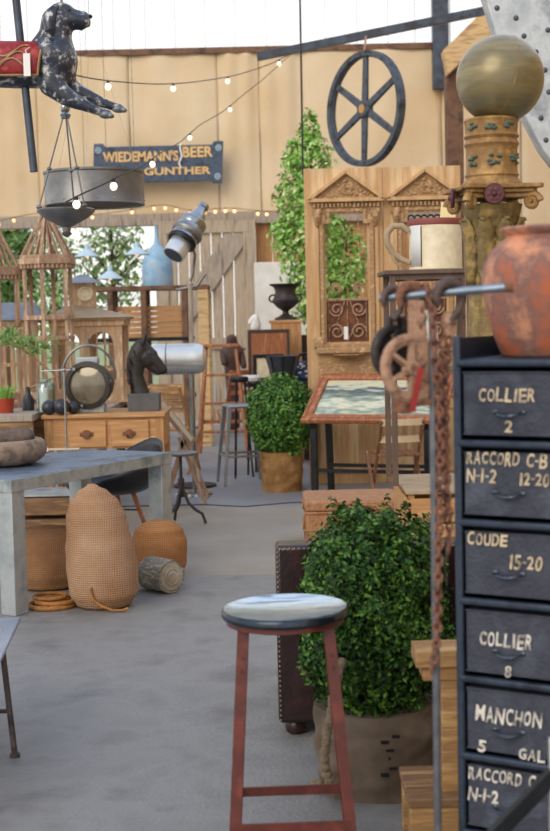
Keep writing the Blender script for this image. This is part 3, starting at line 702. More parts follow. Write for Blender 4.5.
# dark pulley block
def px3(px, py, Y): return at(px, py, Y)
Y1 = Yp + .10
c1 = px3(393, 352, Y1); t = thing('pulley_block', 'dark iron pulley block hanging from the leftmost hook', 'pulley', c1)
F = rel(t); b = MB(); b.tube([F(e1) + V((0, 0, 0)), F(px3(396, 312, Y1-.03)), F(px3(400, 328, Y1))], .006, 8)
b.tube([F(px3(386, 345, Y1)), F(px3(390, 318, Y1)), F(px3(402, 318, Y1)), F(px3(410, 345, Y1))], .009, 8); b.build('shackle', 'iron_dark', t)
b = MB(); b.X = Matrix.Rotation(R(35), 4, 'Z'); b.torus((0, 0, 0), .050, .011, 36, 10, axis='Y'); b.lathe([(0, -.02), (.016, -.02), (.016, .02), (0, .02)], 16, axis='Y'); 
for k in range(5):
    u = 2*PI*k/5; b.bar((.014*math.cos(u), 0, .014*math.sin(u)), (.045*math.cos(u), 0, .045*math.sin(u)), .012, .008, upv=(0, 1, 0))
b.build('sheave', 'iron_dark', t)
b = MB(); b.X = Matrix.Rotation(R(35), 4, 'Z'); b.prism([(-.012, .05), (.012, .05), (.024, .0), (.014, -.055), (-.014, -.055), (-.024, 0)], -.026, -.021); b.prism([(-.012, .05), (.012, .05), (.024, .0), (.014, -.055), (-.014, -.055), (-.024, 0)], .021, .026); b.build('cheek_plate', 'black_metal', t, bevel=.002)
# rusty spoked wheel and strap
Y2 = Yp - .0
c2 = px3(411, 369, Y2); t = thing('chain_hoist', 'rusty iron chain hoist with a spoked wheel hanging from the second hook', 'hoist', c2); F = rel(t)
rw = 31 * Y2 / 1350
b = MB(); b.X = Matrix.Rotation(R(28), 4, 'Z') @ Matrix.Rotation(R(-8), 4, 'X'); b.torus((0, 0, 0), rw, .010, 48, 10, axis='Y'); b.torus((0, 0, 0), rw*.86, .006, 48, 8, axis='Y')
for k in range(6):
    u = 2*PI*k/6 + .4; b.bar((.010*math.cos(u), 0, .010*math.sin(u)), (rw*.88*math.cos(u), 0, rw*.88*math.sin(u)), .008, .022, upv=(0, 1, 0), h2=.011)
b.lathe([(0, -.014), (.015, -.014), (.018, 0), (.015, .014), (0, .014)], 20, axis='Y'); b.build('hand_wheel', 'rust_light', t)
b = MB(); up = [F(px3(x, y, Y2 + .022)) for x, y in ((408, 300), (424, 300), (428, 345), (430, 395), (418, 402), (409, 395), (408, 350))]
b.prism([(p.x, p.z) for p in up], .014, .026); b.tube([F(e2), F(px3(412, 305, Y2 + .02))], .008, 8); b.build('side_plate', 'rust_light', t, bevel=.002)
b = MB(); b.bar(F(px3(396, 404, Y2)), F(px3(432, 402, Y2)), .02, .014); b.lathe([(.02, -.02), (.022, 0), (.016, .02)], 14, c=F(px3(402, 404, Y2))); b.build('gear_case', 'rust', t, bevel=.003)
# red tag
p = px3(421, 368, Y2 - .034); q2 = px3(412, 412, Y2 - .034)
b = MB(); b.bar(p, q2, .014, .003, upv=(0, 1, 0)); b.tube([p + V((0, 0, -.004)), p + V((.002, .03, .01))], .0012, 6); o = b.build('red_handle', 'red_tag', bevel=.001); tag(o, 'flat bright red strip hanging at the front of the chain hoist', 'tag')
# third hook's shank block
c3 = px3(449, 325, Yp); t = thing('hook_swivel', 'stubby rusty swivel block hanging under the largest hook', 'swivel', c3); F = rel(t)
b = MB(); b.tube([F(e3) + V((0, 0, .004)), F(px3(449, 314, Yp))], .008, 10); b.lathe([(0, .028), (.012, .026), (.016, .018), (.016, -.012), (.013, -.022), (0, -.024)], 20); b.lathe([(.017, .010), (.019, .006), (.017, .002)], 20); b.build('block', 'rust_light', t)
# chains
def chain(path, link, th, name, label):
    pts = [V(p) for p in path]; L_ = [0]
    for i in range(1, len(pts)): L_.append(L_[-1] + (pts[i] - pts[i-1]).length)
    n = int(L_[-1] / (link * .74)); b = MB()
    def pos(s_):
        s_ = max(0, min(L_[-1], s_))
        for i in range(1, len(pts)):
            if s_ <= L_[i]: return pts[i-1].lerp(pts[i], (s_ - L_[i-1]) / max(1e-9, L_[i] - L_[i-1]))
        return pts[-1]
    for k in range(n):
        s0 = k * link * .74; A = pos(s0 - link*.3); B = pos(s0 + link*.3); c = pos(s0); d = (B - A).normalized()
        side = d.cross(V((.35, 1, 0))).normalized() if k % 2 == 0 else d.cross(d.cross(V((.35, 1, 0)))).normalized()
        ring = []
        for i in range(10):
            a = 2*PI*i/10; ring.append(c + d * (link*.5*math.cos(a)) + side * (link*.30*math.sin(a)))
        b.tube(ring, th, 5, closed=True)
    o = b.build(name, 'chain_rust'); return tag(o, label, 'chain')
tp = onbar(428)
chain([px3(424, 385, Yp + .022), px3(421, 340, Yp + .024), px3(423, 305, Yp+.022), tp + V((-.004, .012, .014)), tp + V((0, -.002, .017)), tp + V((.004, -.014, .006)), px3(432, 310, Yp - .02), px3(436, 360, Yp - .02), px3(440, 420, Yp - .012), px3(440, 480, Yp - .012), px3(439, 560, Yp - .012), px3(437, 640, Yp - .02), px3(430, 680, Yp - .02)],
      .024, .0038, 'rusty_chain', 'long rusty chain looped over the crossbar and hanging down along the upright')
chain([px3(449, 342, Yp), px3(446, 380, Yp + .01), px3(446, 430, Yp + .01), px3(447, 480, Yp + .01), px3(444, 530, Yp + .01)], .022, .0035, 'rusty_chain', 'shorter rusty chain hanging from the swivel block beside the cabinet post')
chain([px3(443, 344, Yp - .01), px3(441, 390, Yp), px3(443, 440, Yp), px3(447, 485, Yp+.0), px3(450, 520, Yp + .0), px3(448, 560, Yp + .0)], .022, .0034, 'rusty_chain', 'thin rusty chain hanging between the long chain and the cabinet post')
# brass pipe stub behind the hooks
b = MB(); A = px3(459, 263, 3.75); B = px3(482, 262, 3.75)
# ---- wooden plank bench behind the rack
zb1 = at(430, 652, 3.62).z; X0 = at(416, 650, 3.62).x
t = thing('plank_bench', 'rough pale timber bench with a lower deck, behind the pipe upright', 'bench', (X0, 3.62, 0))
for k in range(2):
    b = MB(); b.box(0, .70, k*.07, k*.07 + .066, zb1 - .045, zb1 + .0); b.build('top_plank', 'pallet', t, bevel=.003)
b = MB(); b.box(.02, .68, .015, .12, zb1 - .085, zb1 - .045); b.build('apron', 'pallet', t, bevel=.003)
for x in (.07, .62):
    for y in (.02, .085):
        b = MB(); b.box(x, x + .05, y, y + .04, .175, zb1 - .085); b.build('leg', 'pallet', t, bevel=.003)
for k in range(4):
    b = MB(); b.box(-.03, .70, -.03 + k*.07, -.03 + k*.07 + .066, .150, .175); b.build('deck_plank', 'old_board', t, bevel=.003)
b = MB(); b.box(-.025, .69, -.02, .05, 0, .150); b.box(-.025, .69, .19, .24, 0, .150); b.build('runner', 'pallet', t, bevel=.004)
# ---- slanted dark stand in the bottom right corner
Yk = 2.55; A = at(492, 838, Yk); B = at(560, 768, Yk)
pf = at(550, 783, Yk)
t = thing('steel_easel', 'dark slanted steel bar with a bright edge in the bottom right corner', 'stand', (pf.x, Yk, 0)); F = rel(t)
b = MB(); d_ = (B - A).normalized(); g0 = A - d_ * (A.z / d_.z); g0.z = 0; b.bar(F(g0), F(B), .03, .02, upv=(0, 1, 0)); b.build('brace', 'black_metal', t, bevel=.002)
b = MB(); top = at(549, 738, Yk); b.bar(V((.006, 0, 0)), F(top) + V((.006, 0, 0)), .012, .02, upv=(0, 1, 0)); b.build('post', 'steel_bright', t, bevel=.002)
# ---- low table at the left edge
tz = at(8, 650, 4.6).z + .012
c1 = onz(21, 617, tz); c2 = onz(0, 661, tz)
dv = (c1 - c2).normalized(); nv = V((-dv.y, dv.x, 0))
if nv.x > 0: nv = -nv
t = thing('metal_side_table', 'low metal table with a shiny blue-grey top, cut off by the left edge', 'table', (c1.x, c1.y, 0)); F = rel(t)
pol = [c1, c1 - dv*1.15, c1 - dv*1.15 + nv*.7, c1 + nv*.7]
b = MB(); b.prism([(F(p).x, F(p).y) for p in pol], tz - .012, tz, 'XY'); b.build('tabletop', 'blue_top', t, bevel=.003)
for k, (u, v) in enumerate(((.36, .03), (.36, .66), (1.0, .03), (1.0, .66))):
    p = c1 - dv*u + nv*v; p.z = tz - .02; ft = p + V((.035 if v < .3 else -.035, .03 if u < .5 else -.03, 0)); 
    if k == 0: ft = onz(15, 757, 0)
    ft.z = 0; b = MB(); b.tube([F(p) + V((-.03 if v < .3 else .03, 0, .006)), F(p), F(p).lerp(F(ft), .5), F(ft) + V((0, 0, .006))], .011, 12); b.lathe([(.018, 0), (.018, .012), (.01, .02)], 12, c=F(ft)); b.build('leg', 'iron_brown', t)
b = MB(); p = c1 - dv*.36 + nv*.03; q2 = c1 - dv*.36 + nv*.66; b.tube([F(V((p.x + .02, p.y, .12))), F(V((q2.x, q2.y, .12)))], .008, 8); b.build('stretcher', 'iron_brown', t)
# ---- zinc-clad table
A = onz(11, 480, .70); A.z = 0; u_ = V((.503, .864, 0)); ang = math.atan2(u_.y, u_.x)
t = thing('zinc_table', 'long zinc-clad table with square legs at the left', 'table', A, ang)   # local x along the long edge, y towards the back-left
L1, L2 = 1.42, .70
b = MB(); b.box(0, L1, 0, L2, .655, .70); b.build('tabletop', ['zinc_top'], t, bevel=.003)
b = MB(); b.box(-.003, L1 + .003, -.004, 0, .635, .699); b.box(-.003, L1 + .003, L2, L2 + .004, .635, .699); b.box(-.004, 0, 0, L2, .635, .699); b.box(L1, L1 + .004, 0, L2, .635, .699); b.build('apron', 'zinc', t, bevel=.001)
for x, y in ((0, 0), (L1 - .10, 0), (0, L2 - .10), (L1 - .10, L2 - .10)):
    b = MB(); b.box(x + .001, x + .10, y + .001, y + .10, 0, .655); b.build('leg', 'zinc', t, bevel=.004)
TZ = .70
# stone bowl + stones
c = onz(1, 466, TZ); c.y += .06
t = thing('stone_bowl', 'rough round brown stone bowl on the near end of the zinc table', 'bowl', (c.x, c.y, TZ))
b = MB(); b.lathe([(0, 0), (.15, 0), (.21, .02), (.245, .06), (.25, .10), (.235, .135), (.205, .148), (.175, .142), (.15, .115), (.10, .085), (0, .08)], 48); o = b.build('basin', 'stone', t)
dm = o.modifiers.new('sub', 'SUBSURF'); dm.levels = 1; dm.render_levels = 1
for px, py, r_, lb in ((20, 440, .062, 'large rounded brown stone lying in the stone bowl'), (6, 437, .05, 'smaller brown stone at the back of the stone bowl')):
    p = at(px, py, c.y + .02 + (.07 if r_ < .06 else 0)); b = MB(); lumpy(b, (0, 0, 0), (r_*1.25, r_, r_*.8), 2.3, .15, int(px) + 1, 24, 16); o = b.build('river_stone', 'stone_dark', loc=(p.x, p.y, TZ + .115 + r_*.66)); tag(o, lb, 'stone')
# thin stand on the table
c = onz(68, 449, TZ); c.y -= .05
t = thing('display_stand', 'thin steel rod stand with a side arm, on the back of the zinc table', 'stand', (c.x, c.y, TZ)); F = rel(t)
b = MB(); b.box(-.10, .08, -.04, .04, 0, .008); b.build('base_plate', 'tan_canvas', t, bevel=.002)
zt_ = at(69, 370, c.y).z - TZ; b = MB(); b.tube([(0, 0, .005), (0, 0, zt_)], .006, 10); b.build('rod', 'steel', t)
b = MB(); xl = at(40, 371, c.y).x - c.x; b.tube([(.04, 0, zt_), (xl, 0, zt_ - .004)], .004, 8); b.sph((0, 0, zt_), .012, 12, 8); b.build('arm', 'steel', t)
b = MB(); b.box(-.15, .06, -.06, .05, 0, .008); b.X = Matrix.Rotation(.2, 4, 'Z'); b.box(-.13, .05, -.05, .04, .008, .014); o = b.build('paper_stack', 'white_paint', loc=(c.x - .16, c.y - .03, TZ), bevel=.001); tag(o, 'small stack of pale papers lying beside the thin rod stand on the zinc table', 'papers')
# ---- burlap sacks
def sack(name, loc, rx, ry, h, m, label, shape, lean=0, seed=1, tz=0, loop=False):
    t = thing(name, label, 'sack', (loc[0], loc[1], 0), tz); n, mm = 56, 40; vs = []; fs = []
    def prof(v):
        for i in range(len(shape)-1):
            if v <= shape[i+1][0]:
                a, b_ = shape[i], shape[i+1]; u = (v-a[0])/(b_[0]-a[0]); u = u*u*(3-2*u); return a[1]*(1-u)+b_[1]*u
        return shape[-1][1]
    for i in range(mm+1):
        v = i/mm; r = prof(v)
        for k in range(n):
            a = 2*PI*k/n; q = r*(1 + .05*noise.noise(V((math.cos(a)*1.6, math.sin(a)*1.6, v*3+seed*9))) + .015*noise.noise(V((a*3, v*14, seed))))
            vs.append((rx*q*math.cos(a) + lean*v*v, ry*q*math.sin(a), h*v))
    for i in range(mm):
        for k in range(n): fs.append((i*n+k, i*n+(k+1) % n, (i+1)*n+(k+1) % n, (i+1)*n+k))
    fs.append(tuple(range(n))[::-1]); fs.append(tuple(mm*n+k for k in range(n)))
    b = MB(); b.add(vs, fs); b.build('sack_body', m, t, smooth=60)
    return t
S1 = 7.0/1350; c = at(104, 600, 6.98)
ts = sack('burlap_sack', (c.x, 6.98), .188, .17, .645, 'burlap', 'tall upright tan burlap sack in front of the zinc table',
     [(0, .60), (.03, .80), (.12, .96), (.3, 1.0), (.48, .95), (.62, .88), (.74, .84), (.85, .70), (.93, .46), (1, .10)], lean=-.045, seed=2)
F = rel(ts); b = MB(); pts = [F(at(x, y, 6.79)) for x, y in ((90, 590), (92, 600), (101, 607), (112, 611), (122, 612), (128, 609))]
pts = [(p.x, -(.172 - .25*p.x**2) if i < 6 else p.y, max(p.z, .012)) for i, p in enumerate(pts)]
b.tube([(pts[0][0]+.006, pts[0][1] + .02, pts[0][2]+.015)] + pts, .007, 8); b.build('rope_loop', 'rope_gold', ts)
c = at(50, 590, 7.55)
sack('burlap_sack', (c.x, 7.52), .19, .17, .345, 'burlap_brown', 'squat brown burlap sack under the zinc table', [(0, .7), (.05, .88), (.25, 1), (.65, 1.02), (.88, .92), (.97, .7), (1, .4)], seed=5)
c = at(160, 570, 7.72)
sack('burlap_sack', (c.x, 7.72), .155, .13, .335, 'burlap_orange', 'round orange-brown burlap sack behind the log', [(0, .6), (.05, .82), (.25, 1.0), (.6, 1.03), (.83, .90), (.95, .62), (1, .3)], seed=8)
# coiled rope handles
c = onz(52, 607); t = thing('rope_coil', 'coil of golden rope lying on the floor beside the zinc table leg', 'rope coil', (c.x, c.y, 0))
b = MB(); b.torus((0, 0, .014), .118, .013, 48, 10, sy=.9); b.torus((.02, -.01, .036), .098, .012, 48, 10, sy=.9)
b.torus((-.01, .01, .056), .085, .010, 48, 10, sy=.9); b.build('coil', 'rope_gold', t)
# log
c = onz(157, 596); c.y += .10
t = thing('wood_log', 'short weathered grey log lying beside the tall burlap sack', 'log', (c.x + .01, c.y + .03, 0), 0)
vs = []; fs = []; n = 40; m = 14; Ll = .20
for i in range(m+1):
    for k in range(n):
        a = 2*PI*k/n; r = .088*(1 + .10*noise.noise(V((math.cos(a)*2, math.sin(a)*2, 3))) + .05*noise.noise(V((math.cos(a)*5, math.sin(a)*5, i*.15))))
        vs.append((-Ll/2 + Ll*i/m, r*math.cos(a), .092 + r*math.sin(a)))
for i in range(m):
    for k in range(n): fs.append((i*n+k, i*n+(k+1) % n, (i+1)*n+(k+1) % n, (i+1)*n+k))
fs.append(tuple(range(n))[::-1]); fs.append(tuple(m*n+k for k in range(n)))
X_ = Matrix.Rotation(R(-48), 4, 'Z')
b = MB(); b.X = X_; b.add(vs, fs); b.build('trunk', 'log_bark', t)
b = MB(); b.X = X_; b.lathe([(.078, Ll/2 - .01), (.074, Ll/2 + .004), (.0, Ll/2 + .004)], 32, c=(0, 0, .092), axis='X'); b.X = X_; b.torus((Ll/2 + .005, 0, .092), .045, .004, 32, 6, axis='X'); b.torus((Ll/2 + .005, 0, .092), .022, .004, 24, 6, axis='X'); b.build('cut_end', 'log_end', t)
# ---- black shell chair
c = at(112, 500, 8.75)
t = thing('shell_armchair', 'black moulded shell armchair with wooden legs, behind the zinc table', 'chair', (c.x, 8.80, 0), R(-55))
n = 40; m = 16; vs = []; fs = []
for i in range(m+1):
    v = i/m
    for k in range(n):
        a = 2*PI*k/n   # back is +y
        bk = max(0, math.sin(a)); fr = max(0, -math.sin(a)); hgt = .17 + (.15*bk**2.6) - .10*fr + .02
        rad = .05 + .24*math.sin(v*PI/2)**.8 + .02*v
        vs.append((rad*1.08*math.cos(a), rad*math.sin(a) + .03*v*bk, .36 + hgt*v**2.6))
for i in range(m):
    for k in range(n): fs.append((i*n+k, i*n+(k+1) % n, (i+1)*n+(k+1) % n, (i+1)*n+k))
fs.append(tuple(range(n))[::-1]); b = MB(); b.add(vs, fs); o = b.build('shell', 'shell_black', t); sm = o.modifiers.new('thick', 'SOLIDIFY'); sm.thickness = .01
for i, j in ((-1, -1), (1, -1), (-1, 1), (1, 1)):
    b = MB(); b.tube([(i*.11, j*.09, .365), (i*.20, j*.18, 0)], [.016, .011], 12); b.build('leg', 'orange_wood', t)
b = MB()
for i in (-1, 1): b.tube([(-.14*i, -.125, .25), (.14*i, .125, .25)], .005, 8)
b.tube([(-.15, -.13, .22), (.15, -.13, .22)], .005, 8); b.build('wire_bracing', 'black_metal', t)
# ================================================================ HANGING THINGS
# ---- carousel dog
Yd = 6.5; sd_ = Yd/1350
c0 = at(22, 66, Yd)
t = thing('carousel_dog', 'black painted wooden carousel dog leaping, with red saddle, hanging at the top left', 'carousel figure', c0); F = rel(t)
def D(px, py, dy=0): p = F(at(px, py, Yd)); return (p.x, dy, p.z)
def SP(px, py, r, dy=0, ry=None): p = D(px, py, dy); return (p[0], p[1], p[2], r*sd_, (ry or r)*sd_)
pts = [SP(14, 67, 21), SP(38, 67, 21), SP(57, 62, 21), SP(55, 42, 17), SP(56, 22, 15), SP(63, 14, 14), SP(77, 18, 10), SP(92, 19, 8.5), SP(-25, 66, 20), SP(-60, 64, 21), SP(-85, 66, 17),
       SP(62, 84, 11, .055), SP(82, 93, 8, .06), SP(99, 100, 5.5, .06), SP(110, 104, 4.5, .06), SP(119, 107, 5, .06),
       SP(52, 86, 12, -.05), SP(70, 100, 9, -.06), SP(88, 108, 6, -.06), SP(99, 113, 4.5, -.06), SP(109, 116, 5, -.06),
       SP(-95, 82, 14, .06), SP(-112, 98, 8, .06), SP(-135, 104, 5, .06), SP(-150, 112, 5, .06),
       SP(-95, 84, 14, -.06), SP(-115, 100, 8, -.06), SP(-138, 107, 5, -.06), SP(-153, 115, 5, -.06)]
ed = [(0, 1), (1, 2), (2, 3), (3, 4), (4, 5), (5, 6), (6, 7), (0, 8), (8, 9), (9, 10), (2, 11), (11, 12), (12, 13), (13, 14), (14, 15), (2, 16), (16, 17), (17, 18), (18, 19), (19, 20), (10, 21), (21, 22), (22, 23), (23, 24), (10, 25), (25, 26), (26, 27), (27, 28)]
caps = [((pts[a][0], pts[a][1], pts[a][2]), pts[a][3]*1.0, (pts[c_][0], pts[c_][1], pts[c_][2]), pts[c_][3]*1.0) for a, c_ in ed if a < 11 and c_ < 11 and max(a, c_) < 5 or a >= 8 or (a, c_) in ((0, 8), (2, 11), (2, 16), (10, 21), (10, 25))]
def CP(x0, y0, r0, x1, y1, r1, dy=0, dy1=None): caps.append((D(x0, y0, dy), r0*sd_, D(x1, y1, dy if dy1 is None else dy1), r1*sd_))
CP(61, 14, 11.5, 64, 14, 11); CP(66, 17, 9, 84, 18, 6.8); CP(72, 20, 7, 86, 22, 5.2, .02); CP(72, 20, 7, 86, 22, 5.2, -.02); CP(68, 24, 5, 82, 28, 3.2); CP(63, 8, 5, 68, 10, 4, .03); CP(63, 8, 5, 68, 10, 4, -.03)
CP(54, 58, 19, 60, 66, 15.5, .03); CP(54, 58, 19, 60, 66, 15.5, -.03); CP(40, 50, 12, 54, 30, 11)
body = blob('dog_body', caps, 'dog_paint', t, voxel=.012, smooth=5)
for sgn in (-1, 1):
    b = MB(); m = 8
    pp = [D(58, 8, sgn*.045), D(54, 15, sgn*.062), D(52, 25, sgn*.076), D(53, 34, sgn*.080), D(56, 39, sgn*.078)]
    b.tube(pp, [.014, .026, .032, .026, .006], 12); o = b.build('ear', 'dog_paint', body)
    b = MB(); p = D(70, 12, sgn*.040); b.sph(p, (.009, .008, .008), 12, 8); b.build('eye', 'bronze_dark', body)
b = MB(); b.sph(D(90, 16.5, 0), (.012, .016, .010), 14, 10); b.build('nose', 'bronze_dark', body)
for p_, dy in (((117, 107), .06), ((107, 116.5), -.06)):
    b = MB(); q = D(p_[0], p_[1], dy); b.sph(q, (.032, .026, .019), 16, 10)
    for k in (-1, 0, 1): b.sph((q[0] + .024, q[1] + k*.013, q[2] - .006), (.016, .009, .011), 10, 8)
    b.build('paw', 'paw_silver', t)
n = 30; vs = []; fs = []; 
for i in range(17):
    u = i/16; px = -45 + 88*u; c = D(px, 67)
    for k in range(n+1):
        a = R(-28) + R(236)*k/n; flare = 1.0 + .03*math.sin(u*PI); r = 23.5*sd_*flare; vs.append((c[0] + (.02*math.sin(a) if i == 16 else 0), r*math.cos(a)*1.02, c[2] + r*math.sin(a)*1.03))
for i in range(16):
    for k in range(n): q = i*(n+1)+k; fs.append((q, q+1, q+n+2, q+n+1))
b = MB(); b.add(vs, fs); sad = b.build('saddle', 'saddle_red', t); sm = sad.modifiers.new('thick', 'SOLIDIFY'); sm.thickness = .012
b = MB()
for e_ in (0, n): b.tube([vs[i*(n+1)+e_] for i in range(17)], .006, 6)
b.tube([vs[16*(n+1)+k] for k in range(n+1)], .006, 6); r = 24.6*sd_
for q in range(3):
    pts_ = []
    for k in range(20):
        u = k/19; px = -2 + 34*u; zz_ = D(px, 55 + q*7 + 6*math.sin(u*5 + q))[2] - D(px, 67)[2]; zz_ = max(-r*.8, min(r*.8, zz_)); pts_.append((D(px, 67)[0], -math.sqrt(r*r*1.06 - zz_*zz_), D(px, 67)[2] + zz_))
    b.tube(pts_, .0045, 6)
b.build('gold_trim', 'saddle_gold', sad)
b = MB(); A = at(13, -30, Yd); B = at(34, 172, Yd); up = A - B; A = B + up*((3.8 - B.z)/up.z); b.tube([F(B), F(A)], .019, 18); b.build('pole', 'pole_blue', t)
b = MB(); q = D(32, 70, -.135); b.box(q[0] - .016, q[0] + .016, q[1], q[1] + .002, q[2] - .052, q[2] + .052); b.build('price_tag', 'tag_white', t, bevel=.0008)
b = MB(); b.tube([(q[0], q[1], q[2] + .05), (q[0] - .006, q[1] + .014, q[2] + .07), (q[0] + .01, q[1] + .03, q[2] + .085)], .002, 6); b.build('tag_string', 'tag_white', t)
# ---- hanging bowl lamp
Yl = 7.2; c = at(66, 210, Yl)
t = thing('hanging_bowl_lamp', 'bronze bowl lamp hung on three beaded rods from a small ball', 'lamp', c); F = rel(t)
top = F(at(65, 108, Yl)); rr = 27.5*Yl/1350
b = MB(); b.sph(top, (.026, .026, .030), 20, 12); b.lathe([(.022, -.055), (.030, -.035), (.016, -.02)], 20, c=top); b.build('finial_ball', 'steel', t)
b = MB(); b.tube([top, (top[0], 0, 3.8 - c.z)], .008, 10); b.build('drop_rod', 'gun_metal', t)
for k in range(3):
    a = R(200 + 120*k) ; e = (rr*math.cos(a), rr*math.sin(a), .0); s_ = (top[0] + .012*math.cos(a), .012*math.sin(a), top[2] - .045)
    b = MB(); b.tube([s_, e], .0045, 8); m_ = V(s_).lerp(V(e), .56); b.sph(m_, (.014, .014, .010), 12, 8); b.sph(V(s_).lerp(V(e), .97), (.016, .016, .012), 12, 8); b.build('hanging_rod', 'gun_metal', t)
b = MB(); b.lathe([(0, -.005), (.12, -.004), (rr, .006), (rr + .008, 0), (rr + .004, -.012), (.11, -.045), (.055, -.075), (.024, -.09), (.020, -.115), (.03, -.125), (.012, -.14), (0, -.145)], 48); b.build('bowl', 'gun_metal', t)
# ---- round drum hanging behind
Yu = 8.2; c = at(95, 206, Yu); r = 49*Yu/1350; h = at(95, 172, Yu).z - c.z
t = thing('metal_drum', 'wide round grey metal drum shade hanging in front of the blue sign', 'drum shade', c)
b = MB(); b.lathe([(r, 0), (r + .004, .004), (r, .012), (r, h - .02), (r + .006, h - .012), (r + .006, h), (r - .006, h), (r - .008, .01), (r - .008, 0)], 72, closed=True); b.build('band', 'gun_metal', t)
b = MB(); b.lathe([(0, .012), (r - .008, .012), (r - .008, .02), (0, .02)], 64); b.build('bottom_disc', 'black_metal', t)
b = MB()
for k in range(18): a = 2*PI*k/18; b.sph((r*math.cos(a), r*math.sin(a), .025), .005, 8, 5)
b.build('rivets', 'steel', t)
b = MB()
for k in range(3): a = 2*PI*k/3 + .5; b.tube([(r*.97*math.cos(a), r*.97*math.sin(a), h - .01), (0, 0, h + .9)], .0007, 5)
b.tube([(0, 0, h + .9), (0, 0, 3.8 - c.z)], .002, 5); b.build('hanging_wire', 'steel', t)
# ---- blue sign
Yg = YB - .3
t = thing('shop_sign', 'dark blue wooden sign with gold letters on the burlap wall', 'sign', at(157, 162, Yg), 0); F = rel(t)
cn = [F(at(x, y, Yg)) for x, y in ((93, 186), (222, 183), (221, 138), (94, 144))]
bl, br, tr, tl = cn
up_ = (tl - bl); ri = (br - bl)
def sg(u, v, y=0): p = bl + ri*u + up_*v; return (p.x, p.z)
poly = [sg(0, 0), sg(.07, 0), sg(.09, .06), sg(.91, .06), sg(.93, 0), sg(1, 0), sg(1, 1), sg(.93, 1), sg(.91, .92), sg(.09, .92), sg(.07, 1), sg(0, 1)]
b = MB(); b.prism(poly, -.02, .03); b.build('board', 'sign_blue', t, bevel=.006)
for u in (.035, .965):
    for v in (.16, .84):
        b = MB(); x, z = sg(u, v); b.torus((x, -.022, z), .035, .009, 20, 6, axis='Y'); b.sph((x, -.024, z), (.016, .01, .016), 10, 6); b.build('corner_ornament', 'shade_blue', t)
tilt = math.atan2(ri.z, ri.x)
def put(sx_, x0, x1, y0, y1, y_, bold):
    A = F(at(x0, (y0+y1)/2, Yg)); B = F(at(x1, (y0+y1)/2, Yg)); w_ = B.x - A.x; h_ = F(at(150, y0, Yg)).z - F(at(150, y1, Yg)).z
    vs, fs = textv(sx_, w_, h_, bold=bold); return vs, fs, (A + B) * .5
for s_, x0, x1, yc, hp in (("WIEDEMANN'S", 103, 178.5, 156.5, 10.5), ('BEER', 182.5, 213, 152, 10.5), ('GUNTHER', 144, 211, 171, 7.5)):
    A = F(at(x0, yc, Yg)); B = F(at(x1, yc, Yg)); vs, fs = textv(s_, B.x - A.x, hp*Yg/1350, bold=.03); mid = (A+B)*.5
    b = MB(); b.X = Matrix.Translation((mid.x, -.022, mid.z)) @ Matrix.Rotation(-tilt - R(.9)*0, 4, 'Y'); b.add([(x, y*5, z) for x, y, z in vs], fs); b.build('gold_lettering', 'sign_gold', t, smooth=0)
b = MB(); pp = [F(at(x, y, Yg - .05)) for x, y in ((181, 140), (180, 148), (182, 156), (179, 163), (181, 168))]; b.tube(pp, .012, 6); b.build('string', 'tag_white', t)
# ---- big spoked wheel
Yw = 15.4; c = at(365, 109, Yw); sw = Yw/1350
t = thing('spoked_wheel', 'large black cast iron wheel with six spokes hanging from the steel tie bar', 'wheel', c, R(-54)); rw = 56*sw
X_ = Matrix.Rotation(R(3), 4, 'Y')
b = MB(); b.X = X_; b.lathe([(rw - .055, -.045), (rw, -.045), (rw, .045), (rw - .055, .045), (rw - .07, .012), (rw - .07, -.012)], 72, axis='Y', closed=True); b.build('rim', 'wheel_iron', t)
b = MB(); b.X = X_; b.lathe([(.045, -.05), (.085, -.05), (.10, -.03), (.10, .03), (.085, .05), (.045, .05)], 32, axis='Y', closed=True); b.build('hub', 'wheel_iron', t)
b = MB(); b.X = X_; b.lathe([(0, -.055), (.05, -.055), (.05, .055), (0, .055)], 24, axis='Y'); b.build('hub_plug', 'wheel_hub', t)
for k in range(6):
    a = R(90 + 60*k); b = MB(); b.X = X_; b.bar((.085*math.cos(a), 0, .085*math.sin(a)), ((rw-.05)*math.cos(a), 0, (rw-.05)*math.sin(a)), .04, .085, upv=(-math.sin(a), 0, math.cos(a)), h2=.065); b.build('spoke', 'wheel_iron', t, bevel=.006)
F = rel(t); b = MB(); p = at(366, 36, 15.46); b.tube([F(p), (0, 0, rw - .03)], .012, 8); b.build('hanger_strap', 'rust_light', t)
# ---- string lights
def swag(name, P, bulbs, label, r=.028, m='bulb', sag=0, wr=.005):
    pts = [at(*p) for p in P]; fine = []
    for i in range(len(pts)-1):
        p0 = pts[max(i-1, 0)]; p1 = pts[i]; p2 = pts[i+1]; p3 = pts[min(i+2, len(pts)-1)]
        for k in range(8):
            u = k/8; fine.append(.5*((2*p1) + (p2-p0)*u + (2*p0-5*p1+4*p2-p3)*u*u + (-p0+3*p1-3*p2+p3)*u**3))
    fine.append(pts[-1]); t = thing(name, label, 'string lights', pts[0]); F = rel(t)
    b = MB(); b.tube([F(p) for p in fine], wr, 6); b.build('cord', 'wire', t)
    for bx in bulbs:
        p = min(fine, key=lambda q: abs(275 + 1350*(q.x/q.y) - bx)); q = F(p)
        b = MB(); b.lathe([(r*.45, -r*1.0), (r*.5, 0), (r*.3, r*.2)], 10, c=q); so_ = b.build('socket', 'wire', t)
        b = MB(); b.sph((q.x, q.y, q.z - r*1.9), (r, r, r*1.15), 12, 8); b.build('bulb', m, so_)
    return t
